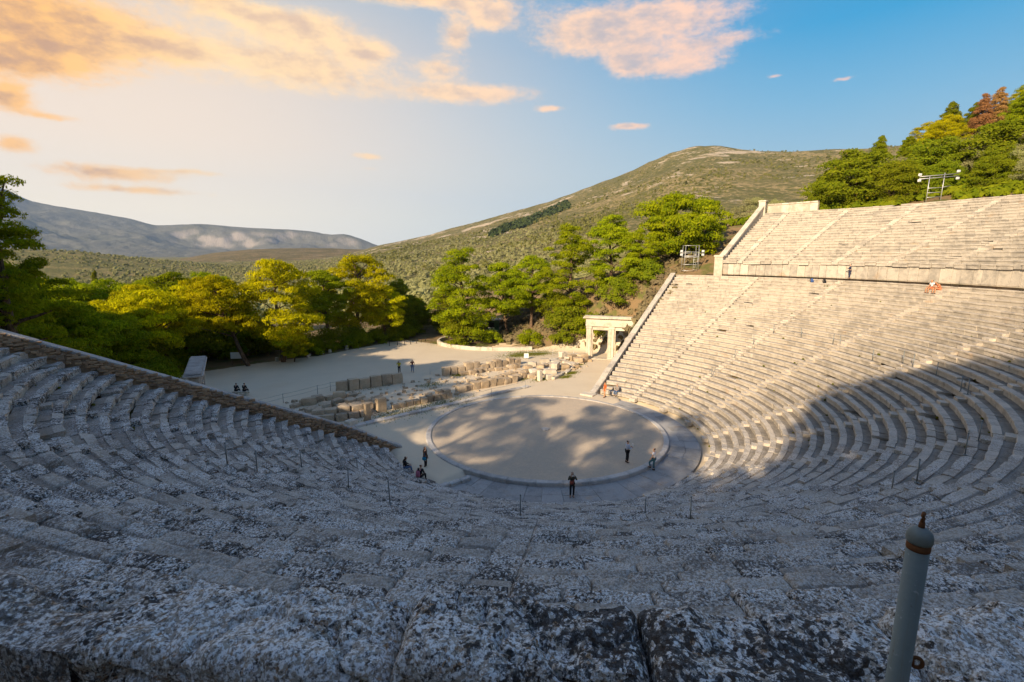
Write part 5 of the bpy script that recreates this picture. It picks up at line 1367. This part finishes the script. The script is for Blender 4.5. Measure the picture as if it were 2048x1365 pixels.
for x in (-.22, .22):
    mb = MB(); mb.box((x, .05, -.05), (.05, .05, .5)); put('leg', mb.mesh('leg'), M_METAL, sg)
lb = empty('litter_box', 'brown wooden slatted litter box at the foot of the bank', 'bin', (25.4, 28.2, ground(25.4, 28.2)), yaw_)
mb = MB(); mb.box((0, 0, .05), (.58, .48, .8)); put('liner', mb.mesh('liner'), M_BLACK, lb)
for k in range(5):
    for y in (-.27, .27):
        mb = MB(); mb.box((-.28+.14*k, y, 0), (.11, .03, .95)); put('slat', mb.mesh('slat'), M_WOOD, lb)
mb = MB(); mb.box((0, 0, .96), (.74, .62, .05)); put('lid', mb.mesh('lid'), M_WOOD, lb)
kx, ky = 26.2, 41.2
kk = empty('booth', 'small dark green booth in the shade under the bank pines', 'booth', (kx, ky, ground(kx, ky)), yaw_)
mb = MB(); mb.box((0, 0, -.4), (2.3, 1.9, 2.7)); w_ = put('wall', mb.mesh('wall'), M_GREENPAINT, kk)
mb = MB(); mb.box((0, 0, 2.302), (2.9, 2.5, .14), bev=.03); mb.box((0, 0, 2.444), (2.3, 1.9, .25), taper=.4); put('roof', mb.mesh('roof'), M_RAIL, kk)
mb = MB(); mb.box((-.3, -.96, 1.0), (1.1, .04, .9)); wn = put('window', mb.mesh('window'), M_BLACK, kk)
mb = MB(); mb.box((-.3, -.985, .93), (1.3, .10, .06)); put('sill', mb.mesh('sill'), M_WHITEPAINT, wn)

def wire_fence(label, pts, h, mat, wires, rad=.025):
    f = empty('rope_fence', label, 'fence', (pts[0][0], pts[0][1], 0))
    o = np.array([pts[0][0], pts[0][1], 0])
    P = [np.array([x, y, max(ground(x, y), 0)])-o for x, y in pts]
    for p in P:
        mb = MB(); mb.tube([p+[0, 0, -.1], p+[0, 0, h]], rad, 7); put('post', mb.mesh('post', True), mat, f)
    for z in wires:
        mb = MB()
        for a, b in zip(P[:-1], P[1:]): mb.tube(bent(a+[0, 0, z], b+[0, 0, z], 7, -.06, 0), .012, 5)
        put('rope', mb.mesh('rope', True), mat, f)
wire_fence('dark rail fence behind the left end of the stage ruins', [(-19.0, 21.9), (-15.2, 22.6), (-11.4, 23.7), (-9.9, 24.0), (-2.2, 23.3)], 1.0, M_RAIL, (.55, .95))
wire_fence('pale rope fence along the plaza behind the sunlit ruins', [(2.4, 23.4), (9.0, 23.2), (15.6, 24.6), (19.6, 24.2), (22.3, 21.6), (24.2, 19.2)], 1.0, M_METAL, (.55, .95))
wire_fence('thin stanchions with a low rope in front of the stage kerb', [(-6.0, 10.75), (-.9, 10.75), (2.3, 11.0 - .35), (7.2, 10.75)], .95, M_RAIL, (.9,), .018)
mb = MB(); mb.tube([(0, 0, -.05), (0, 0, .74)], .055, 8); mb.lathe([(.06, .74), (.06, .78), (.02, .80)], n=8); boll = mb.mesh('bollard', True)
for x, y in [(14.0, 44.6), (13.0, 44.3), (11.9, 44.0), (10.7, 43.8), (9.6, 43.8), (8.5, 44.2), (7.3, 44.7)]:
    put('bollard', boll, M_BLACK, loc=(x, y, 0), label='short black bollard in a row across the far right end of the plaza', category='bollard', group='bollards across the end of the plaza')
mb = MB(); mb.lathe([(.22, -.05), (.20, .25), (.17, .42), (.06, .46)], n=10); stump = mb.mesh('stone_stump')
for x, y in [(-3.5, 45.1), (-5.5, 44.8), (-6.1, 43.6), (-10.2, 44.2), (3.1, 47.6), (.9, 46.7), (-2.2, 45.6)]:
    put('stone_stump', stump, M_WHITE, loc=(x, y, 0), scale=rng.uniform(.85, 1.3), label='small pale stone stump along the back edge of the plaza', category='stone', group='stone stumps along the plaza edge')
def backpack(label, x, y, z, mat, rz):
    t = empty('backpack', label, 'backpack', (x, y, z), rz)
    mb = MB(); mb.box((0, 0, 0), (.34, .24, .48), bev=.07, taper=.86); put('bag', mb.mesh('bag', True), mat, t)
    mb = MB(); mb.box((0, -.15, .05), (.26, .10, .24), bev=.04); put('pocket', mb.mesh('pocket', True), mat, t)
    for s in (-1, 1):
        mb = MB(); mb.tube([(s*.10, .11, .42), (s*.11, .19, .33), (s*.11, .18, .15), (s*.12, .11, .06)], .02, 6); put('strap', mb.mesh('strap', True), M_BLACK, t)
M_BLUEC = plain('blue_cloth', (.05, .10, .28), .85); M_BLACKC = plain('black_cloth', (.018, .018, .02), .9)
def on_row(ph, row): 
    p = low(row*D_LOW+.2, math.radians(ph), row*H_LOW).reshape(3); return p
p = on_row(79.6, 33); backpack('blue backpack left on the top row below the walkway wall', p[0], p[1], p[2], M_BLUEC, .5)
p = on_row(77.2, 33); backpack('black backpack left on the top row right of the blue one', p[0], p[1], p[2], M_BLACKC, .2)
bn = empty('stone_bench', 'low pale stone bench on the plaza just beyond the left end wall', 'bench', (-17.9, 28.5, 0), yaw_)
mb = MB(); mb.box((0, 0, .34), (1.7, .5, .12), bev=.02); put('seat', mb.mesh('seat'), M_WHITE, bn)
for x in (-.6, .6):
    mb = MB(); mb.box((x, 0, -.05), (.3, .42, .385)); put('support', mb.mesh('support'), M_WHITE, bn)

# ---------------------------------------------------------------- people
def cloth(name, c, var=.18):
    return plain(name, c, .9, 0, var, 14, .25)
M_SKIN = plain('skin', (.50, .30, .20), .6, 0, .06); M_TAN = plain('tanned_skin', (.46, .23, .12), .6, 0, .06)
M_HAIRD = plain('dark_hair', (.022, .014, .010), .5, 0, .3, 30); M_HAIRB = plain('brown_hair', (.07, .035, .018), .5, 0, .3, 30); M_EYE = plain('eye', (.03, .02, .02), .3)
def skin_mesh(name, J, E, levels=1):
    """one continuous surface grown round a skeleton: J {joint: (x, y, z, radius)}, E [(a, b)]; the first joint of each island is its root"""
    keys = list(J); me = bpy.data.meshes.new(name); ix = {k: i for i, k in enumerate(keys)}
    me.from_pydata([J[k][:3] for k in keys], [(ix[a], ix[b]) for a, b in E], [])
    o = bpy.data.objects.new(name, me); col.objects.link(o)
    sk = o.modifiers.new('skin', 'SKIN'); sk.use_smooth_shade = True
    if not me.skin_vertices: pass
    seen = set(); adj = {k: [] for k in keys}
    for a, b in E: adj[a].append(b); adj[b].append(a)
    lay = me.skin_vertices[0].data if me.skin_vertices else None
    if lay is None:
        bpy.context.view_layer.objects.active = o
        bpy.ops.object.skin_root_mark if False else None
    for k in keys:
        r = J[k][3]; lay[ix[k]].radius = (r, r if len(J[k]) < 5 else J[k][4])
        lay[ix[k]].use_root = False
    for k in keys:
        if k in seen: continue
        lay[ix[k]].use_root = True; st = [k]
        while st:
            q = st.pop()
            if q in seen: continue
            seen.add(q); st += adj[q]
    if levels:
        sb = o.modifiers.new('sub', 'SUBSURF'); sb.levels = levels; sb.render_levels = levels
    dg = bpy.context.evaluated_depsgraph_get()
    out = bpy.data.meshes.new_from_object(o.evaluated_get(dg))
    out.name = name
    bpy.data.objects.remove(o); bpy.data.meshes.remove(me)
    out.polygons.foreach_set('use_smooth', np.ones(len(out.polygons), bool))
    return out
STAND = dict(pelvis=(0, 0, .93), spine=(0, .01, 1.12), chest=(0, .0, 1.32), neck=(0, .0, 1.46), chin=(0, .03, 1.53), head=(0, .02, 1.62), crown=(0, .0, 1.69),
             Lsh=(-.17, 0, 1.39), Lel=(-.23, -.02, 1.12), Lwr=(-.23, .08, .88), Lha=(-.23, .11, .80), Rsh=(.17, 0, 1.39), Rel=(.23, -.02, 1.12), Rwr=(.23, .08, .88), Rha=(.23, .11, .80),
             Lhip=(-.09, 0, .90), Lkn=(-.10, .02, .49), Lan=(-.10, -.02, .09), Lto=(-.12, .13, .035), Rhip=(.09, 0, .90), Rkn=(.10, .02, .49), Ran=(.10, -.02, .09), Rto=(.12, .13, .035))
SIT = dict(STAND, pelvis=(0, 0, .12), spine=(0, -.02, .30), chest=(0, .03, .50), neck=(0, .07, .64), chin=(0, .11, .70), head=(0, .11, .79), crown=(0, .09, .86),
           Lsh=(-.17, .04, .58), Lel=(-.22, .10, .32), Lwr=(-.12, .30, .24), Lha=(-.10, .37, .23), Rsh=(.17, .04, .58), Rel=(.22, .10, .32), Rwr=(.12, .30, .24), Rha=(.10, .37, .23),
           Lhip=(-.09, .02, .10), Lkn=(-.13, .42, .13), Lan=(-.13, .46, -.27), Lto=(-.14, .60, -.32), Rhip=(.09, .02, .10), Rkn=(.13, .42, .13), Ran=(.13, .46, -.27), Rto=(.14, .60, -.32))
RAD = dict(pelvis=.125, spine=.112, chest=.13, neck=.052, chin=.066, head=.092, crown=.055, Lsh=.062, Lel=.042, Lwr=.030, Lha=.034, Lhip=.088, Lkn=.058, Lan=.040, Lto=.036)
for k in list(RAD):
    if k[0] == 'L': RAD['R'+k[1:]] = RAD[k]
BONES = [('pelvis', 'spine'), ('spine', 'chest'), ('chest', 'neck'), ('neck', 'chin'), ('chin', 'head'), ('head', 'crown')]+[e for s in 'LR' for e in ((f'chest', f'{s}sh'), (f'{s}sh', f'{s}el'), (f'{s}el', f'{s}wr'), (f'{s}wr', f'{s}ha'), ('pelvis', f'{s}hip'), (f'{s}hip', f'{s}kn'), (f'{s}kn', f'{s}an'), (f'{s}an', f'{s}to'))]
def person(label, x, y, z, face, pose, top, legs, hair=M_HAIRD, long_hair=False, scale=1.0, sleeves='long', legwear='long', shoes=None, dress=False, skin=M_SKIN, top_on=True, **mod):
    """face: compass direction (x, y) the person looks towards"""
    J = dict(pose); J.update(mod)
    root = empty('person', label, 'person', (x, y, z), math.atan2(face[1], face[0])-math.pi/2)
    root.scale = (scale,)*3
    B = {k: (*J[k], RAD[k]*(.92 if k in ('pelvis', 'spine', 'chest') else 1)) for k in J}
    E = list(BONES)
    H = np.array(J['head']); fwd = np.array([0, 1.0, 0])
    B['nose'] = (*(H+fwd*.088+[0, 0, -.012]), .014); E.append(('head', 'nose'))
    for s, sg_ in (('L', -1), ('R', 1)): B[s+'ear'] = (*(H+np.array([sg_*.088, -.01, -.005])), .018); E.append(('head', s+'ear'))
    # five separate fingers on each hand
    for s, sg_ in (('L', -1), ('R', 1)):
        w, h = np.array(J[s+'wr']), np.array(J[s+'ha']); d = (h-w)/np.linalg.norm(h-w)
        side = np.cross(d, [0, 1.0, .2]); side /= np.linalg.norm(side)+1e-9; nrm = np.cross(side, d)
        for f in range(4):
            L = (.062, .072, .068, .052)[f]; o = side*(f-1.5)*.019
            a, b, c_ = h+o+d*.01, h+o*1.15+d*(.03+L*.5), h+o*1.15+d*(.03+L*.85)+nrm*.018
            for q, p, r in (('a', a, .011), ('b', b, .0095), ('c', c_, .0075)): B[f'{s}f{f}{q}'] = (*p, r)
            E += [(f'{s}f{f}a', f'{s}f{f}b'), (f'{s}f{f}b', f'{s}f{f}c')]
        a, b, c_ = h-d*.015+side*.02, h+d*.012+side*.052, h+d*.042+side*.056+nrm*.012
        for q, p, r in (('a', a, .012), ('b', b, .011), ('c', c_, .009)): B[f'{s}th{q}'] = (*p, r)
        E += [(f'{s}tha', f'{s}thb'), (f'{s}thb', f'{s}thc')]
    put('body', skin_mesh('body', B, E), skin, root)
    g = lambda k, f=1.0: (*J[k], RAD[k]*f)
    if top_on:
        T = {'pelvis': (*(np.array(J['pelvis'])+[0, 0, .02]), RAD['pelvis']*1.12), 'spine': g('spine', 1.16), 'chest': g('chest', 1.12), 'neck': (*(np.array(J['chest'])*.35+np.array(J['neck'])*.65), .07)}
        TE = [('pelvis', 'spine'), ('spine', 'chest'), ('chest', 'neck')]
        for s in 'LR':
            T[s+'sh'] = g(s+'sh', 1.2); TE.append(('chest', s+'sh'))
            if sleeves == 'long':
                T[s+'el'] = g(s+'el', 1.3); T[s+'wr'] = g(s+'wr', 1.3); TE += [(s+'sh', s+'el'), (s+'el', s+'wr')]
            else:
                T[s+'el'] = (*(np.array(J[s+'sh'])*.45+np.array(J[s+'el'])*.55), .062); TE.append((s+'sh', s+'el'))
        if dress:
            k = (np.array(J['Lkn'])+np.array(J['Rkn']))/2; T['hem'] = (*(np.array(J['pelvis'])*.38+k*.62), .165); TE.append(('pelvis', 'hem'))
        put('dress' if dress else 'top', skin_mesh('top', T, TE), top, root)
    if not dress:
        T = {'pelvis': g('pelvis', 1.06)}; TE = []
        for s in 'LR':
            T[s+'hip'] = g(s+'hip', 1.1); TE.append(('pelvis', s+'hip'))
            if legwear == 'long':
                T[s+'kn'] = g(s+'kn', 1.2); T[s+'an'] = (*(np.array(J[s+'an'])*.92+np.array(J[s+'kn'])*.08), .058); TE += [(s+'hip', s+'kn'), (s+'kn', s+'an')]
            else:
                T[s+'kn'] = (*(np.array(J[s+'hip'])*.25+np.array(J[s+'kn'])*.75), .082); TE.append((s+'hip', s+'kn'))
        put('trousers' if legwear == 'long' else 'shorts', skin_mesh('trousers', T, TE), legs, root)
    for s in 'LR':
        a, t_ = np.array(J[s+'an']), np.array(J[s+'to'])
        T = {'a': (*(a-[0, 0, .03]), .050), 'h': (*(a*1.25-t_*.25-[0, 0, .04]), .042), 't': (*t_, .044)}
        put('shoe', skin_mesh('shoe', T, [('a', 'h'), ('a', 't')]), shoes or M_BLACKC, root)
    up = np.array(J['crown'])-np.array(J['chin']); up /= np.linalg.norm(up)
    T = {'a': (*(H+up*.055-fwd*.012), .098), 'b': (*(H+up*.01-fwd*.045), .088), 'c': (*(H-up*.06-fwd*.05), .055)}; TE = [('a', 'b'), ('b', 'c')]
    if long_hair:
        n_ = np.array(J['chest'])
        T['c'] = (*(H-up*.09-fwd*.05), .085); T['d'] = (*(n_+[0, -.10, .06]), .088); T['e'] = (*(n_+[0, -.125, -.10]), .055); TE += [('c', 'd'), ('d', 'e')]
    put('hair', skin_mesh('hair', T, TE), hair, root)
    mb = MB()
    for sg_ in (-1, 1): mb.lathe([(.002, -.012), (.012, 0), (.002, .012)], H+fwd*.084+np.array([sg_*.032, 0, .012]), 6)
    put('eyes', mb.mesh('eyes', True), M_EYE, root)
    return root
ARMS_UP = dict(Lel=(-.27, .16, 1.24), Lwr=(-.10, .24, 1.50), Lha=(-.07, .27, 1.57), Rel=(.27, .16, 1.24), Rwr=(.10, .24, 1.50), Rha=(.07, .27, 1.57))
def phone(label, p, rz, mat=M_BLACK, nm='phone', s=(.14, .02, .08)):
    t = empty(nm, label, nm, p, rz)
    mb = MB(); mb.box((0, 0, 0), s, bev=.006); put('case', mb.mesh('case'), mat, t)
    mb = MB(); mb.lathe([(.018, -.0), (.018, .03)], (0, 0, 0), 10); put('lens', mb.mesh('lens'), M_LENS, t)
    t.children[1].rotation_euler = (-math.pi/2, 0, 0); t.children[1].location = (-.03, s[1]*.5, s[2]*.5)
def world_pt(root, p):
    a = root.rotation_euler[2]; s = root.scale[0]; p = np.array(p)*s
    return (root.location[0]+p[0]*math.cos(a)-p[1]*math.sin(a), root.location[1]+p[0]*math.sin(a)+p[1]*math.cos(a), root.location[2]+p[2])
toC = -FY
C_OR = cloth('orange_cloth', (.55, .10, .02)); C_GREY = cloth('grey_knit', (.24, .21, .19)); C_JEAN = cloth('blue_denim', (.09, .15, .27)); C_GREEN = cloth('dark_olive_cloth', (.055, .055, .040)); C_BLK = M_BLACKC
C_STRIPE = cloth('pale_blue_shirt', (.52, .56, .66)); C_WHITE = cloth('white_cotton', (.78, .77, .80)); C_TEAL = cloth('teal_denim', (.03, .10, .145)); C_BRN = cloth('brown_jacket', (.10, .05, .028)); C_PINK = cloth('pink_cloth', (.42, .14, .20))
C_YEL = cloth('yellow_vest', (.50, .42, .03)); C_RED = cloth('dull_red_cloth', (.17, .05, .035)); C_SAL = cloth('salmon_cloth', (.62, .20, .10)); C_NAVY = cloth('navy_cloth', (.03, .035, .07)); C_BAG = cloth('reddish_bag', (.20, .06, .045)); C_CYAN = cloth('cyan_bag', (.03, .22, .34))
person('person in an orange dress walking by the right end of the front row', 11.45, 2.85, 0, (-.9, .25), STAND, C_OR, C_OR, M_HAIRD, dress=True, sleeves='short', skin=M_TAN, scale=.97, Lkn=(-.09, .12, .50), Lan=(-.10, .16, .10), Lto=(-.10, .31, .05), Ran=(.10, -.16, .12), Rto=(.11, -.03, .04))
p = low(D_LOW+.17, math.radians(101.3), H_LOW).reshape(3)
person('person in grey sweater and jeans seated on the sunlit front row', p[0], p[1], p[2], (-p[0], -p[1]+2), SIT, C_GREY, C_JEAN, M_HAIRD, scale=1.0, Rel=(.30, -.02, .34), Rwr=(.36, -.16, .16), Rha=(.38, -.20, .08))
w3 = person('person with long dark hair and dark clothes holding a phone up below the kerb', -6.75, -9.45, -.22, toC, STAND, C_GREEN, C_BLK, M_HAIRD, long_hair=True, **ARMS_UP)
phone('phone held up by the person with long dark hair', world_pt(w3, (0, .32, 1.55)), w3.rotation_euler[2], M_WHITEPAINT)
q = world_pt(w3, (.04, .17, .98)); b_ = empty('shoulder_bag', 'reddish bag worn in front by the person holding up a phone', 'bag', q, w3.rotation_euler[2])
mb = MB(); mb.box((0, 0, -.02), (.26, .12, .26), bev=.04); put('pouch', mb.mesh('pouch', True), C_BAG, b_)
mb = MB(); mb.tube([(-.10, -.0, .22), (-.15, -.06, .40), (-.13, -.14, .48)], .014, 6); put('strap', mb.mesh('strap', True), C_BAG, b_)
w4 = person('person in pale blue shirt and black trousers standing on the orchestra floor', -.2, -8.76, 0, (.85, -.4), STAND, C_STRIPE, C_BLK, M_HAIRB, Rel=(.24, .06, 1.12), Rwr=(.14, .28, 1.16), Rha=(.11, .35, 1.18), Lel=(-.24, .06, 1.12), Lwr=(-.12, .27, 1.13), Lha=(-.08, .34, 1.15))
phone('white papers held by the person in the pale blue shirt', world_pt(w4, (.02, .40, 1.14)), w4.rotation_euler[2], M_WHITEPAINT, 'booklet', (.21, .02, .28))
person('person in white t-shirt and teal jeans stepping up over the kerb', .5, -10.52, -.22, (-.3, .95), STAND, C_WHITE, C_TEAL, M_HAIRD, sleeves='short', Lkn=(-.10, .28, .62), Lan=(-.10, .20, .30), Lto=(-.10, .36, .27), Lel=(-.33, .04, 1.16), Lwr=(-.40, .14, .98), Lha=(-.42, .18, .91), Rel=(.30, .06, 1.16), Rwr=(.32, .26, 1.14), Rha=(.32, .33, 1.15))
w6 = person('person in brown jacket standing at the end of the kerb spur', -11.75, .1, -.22, (.6, -.8), STAND, C_BRN, C_BLK, M_HAIRD, long_hair=True)
q = world_pt(w6, (.20, .02, .86)); b_ = empty('shoulder_bag', 'bright cyan bag hanging at the hip of the person in the brown jacket', 'bag', q, w6.rotation_euler[2])
mb = MB(); mb.box((.05, 0, -.08), (.12, .28, .24), bev=.04); put('pouch', mb.mesh('pouch', True), C_CYAN, b_)
mb = MB(); mb.tube([(.04, .05, .14), (.02, .04, .34), (-.04, 0, .56)], .014, 6); put('strap', mb.mesh('strap', True), C_CYAN, b_)
p = low(D_LOW+.15, math.radians(-90.3), H_LOW).reshape(3)
person('person with long dark hair and black jacket seated on the front row', p[0], p[1], p[2], (.9, -.35), SIT, C_BLK, C_JEAN, M_HAIRD, long_hair=True)
p = low(D_LOW+.15, math.radians(-82.0), H_LOW).reshape(3)
w8 = person('person in black coat seated on the front row with a pink bag', p[0], p[1], p[2], (.85, .5), SIT, C_BLK, C_BLK, M_HAIRB)
q = world_pt(w8, (-.05, -.18, .12)); b_ = empty('backpack', 'pink backpack on the back of the person in the black coat', 'backpack', q, w8.rotation_euler[2])
mb = MB(); mb.box((0, -.04, 0), (.30, .18, .44), bev=.06, taper=.85); put('bag', mb.mesh('bag', True), C_PINK, b_)
for s in (-1, 1):
    mb = MB(); mb.tube([(s*.11, .04, .40), (s*.13, .16, .46), (s*.13, .27, .34)], .018, 6); put('strap', mb.mesh('strap', True), C_PINK, b_)
w9 = person('person in yellow vest raising a camera on the sunlit plaza', -.36, 26.3, 0, toC, STAND, C_YEL, C_BLK, M_HAIRD, **ARMS_UP)
phone('camera raised by the person in the yellow vest', world_pt(w9, (0, .32, 1.54)), w9.rotation_euler[2], M_BLACK, 'camera', (.14, .08, .09))
person('person in dull red top and jeans walking on the sunlit plaza', 1.29, 25.9, 0, (-.3, -.9), STAND, C_RED, C_JEAN, M_HAIRD, sleeves='short', Lel=(-.30, -.05, 1.14), Rel=(.30, -.05, 1.14), Lkn=(-.09, .12, .50), Lan=(-.10, .14, .10), Lto=(-.10, .29, .05), Ran=(.10, -.16, .12), Rto=(.11, -.02, .04))
for k, (dx, lab) in enumerate(((-.45, 'person in black seated on the left of the plaza bench'), (.42, 'person in black seated on the right of the plaza bench'))):
    c_ = np.array([-17.9, 28.5])+FX[:2]*dx
    person(lab, c_[0], c_[1], .46, (FY[0]+.1*k, FY[1]), SIT, C_BLK, C_BLK, (M_HAIRB, M_HAIRD)[k], scale=1.02)
a_ = math.radians(73.9)
p = xyz(38.9*math.sin(a_), -38.9*math.cos(a_), Z_DIA).reshape(3)
w13 = person('person in dark clothes standing on the walkway in front of the slab wall', p[0], p[1], p[2], (-.4, .8), STAND, C_NAVY, C_NAVY, M_HAIRD, Lel=(-.25, .08, 1.16), Lwr=(-.12, .26, 1.22), Lha=(-.09, .33, 1.24), Rel=(.25, .08, 1.16), Rwr=(.12, .26, 1.22), Rha=(.09, .33, 1.24))
for k, (ph, lab, tp, lg) in enumerate(((59.9, 'person in pale top with bare legs seated on the top row', C_WHITE, C_SAL), (58.9, 'person in salmon top leaning over on the top row', C_SAL, C_SAL))):
    p = low(33*D_LOW+.2, math.radians(ph), 33*H_LOW).reshape(3)
    mod = {} if k == 0 else dict(chest=(0, .16, .44), neck=(0, .26, .54), chin=(0, .32, .57), head=(0, .36, .64), crown=(0, .36, .71), Lsh=(-.17, .16, .50), Rsh=(.17, .16, .50), Lel=(-.2, .26, .28), Rel=(.2, .26, .28))
    person(lab, p[0], p[1], p[2], (-p[0]-6, -p[1]+14), SIT, tp, lg, M_HAIRB, sleeves='short', legwear='short', skin=M_TAN, scale=1.05, **mod)

# ---------------------------------------------------------------- the air: one closed box of thin haze round everything
hz = MB(); hz.box((0, 0, -90), (21400, 21400, 1480))
hm = bpy.data.materials.new('thin_haze'); hm.use_nodes = True
hm.node_tree.nodes.clear(); H_ = NT(hm.node_tree)
hv = H_.n('ShaderNodeVolumePrincipled', ins={'Color': (.52, .70, 1.0, 1), 'Density': 4.8e-5, 'Anisotropy': .2})
H_.n('ShaderNodeOutputMaterial', ins={1: hv.outputs[0]})
put('haze', hz.mesh('haze'), hm, kind='stuff')

# ---------------------------------------------------------------- labels that tell the members of a row apart by their place
ORD = ('leftmost second third fourth fifth sixth seventh eighth ninth tenth eleventh twelfth thirteenth fourteenth fifteenth sixteenth seventeenth eighteenth nineteenth twentieth '
       'twenty-first twenty-second twenty-third twenty-fourth twenty-fifth twenty-sixth twenty-seventh').split()
for grp, what in (('shaded pines beyond the left end wall', 'of the shaded dark pines beyond the left end wall'), ('sunlit pines behind the plaza on the left', 'of the sunlit pines in the wood behind the plaza'),
                  ('bushes along the back edge of the plaza', 'low bush from the left along the back of the plaza'), ('bollards across the end of the plaza', 'of the short black bollards across the end of the plaza'),
                  ('stone stumps along the plaza edge', 'of the pale stone stumps along the plaza edge'), ('rail posts among the seats', 'thin rail post from the left among the seats')):
    mem = [o for o in col.objects if o.parent is None and o.get('group') == grp]
    mem.sort(key=lambda o: in_view(np.array(o.location))[0]/max(in_view(np.array(o.location))[2], .1)*0+in_view(np.array(o.location))[0])
    for o, w in zip(mem, ORD):
        if what.startswith('of'): o['label'] = (w if w == 'leftmost' else w+' from the left')+' '+what
        else: o['label'] = what if False else w+' '+(what if w != 'leftmost' else what.replace(' from the left', ''))
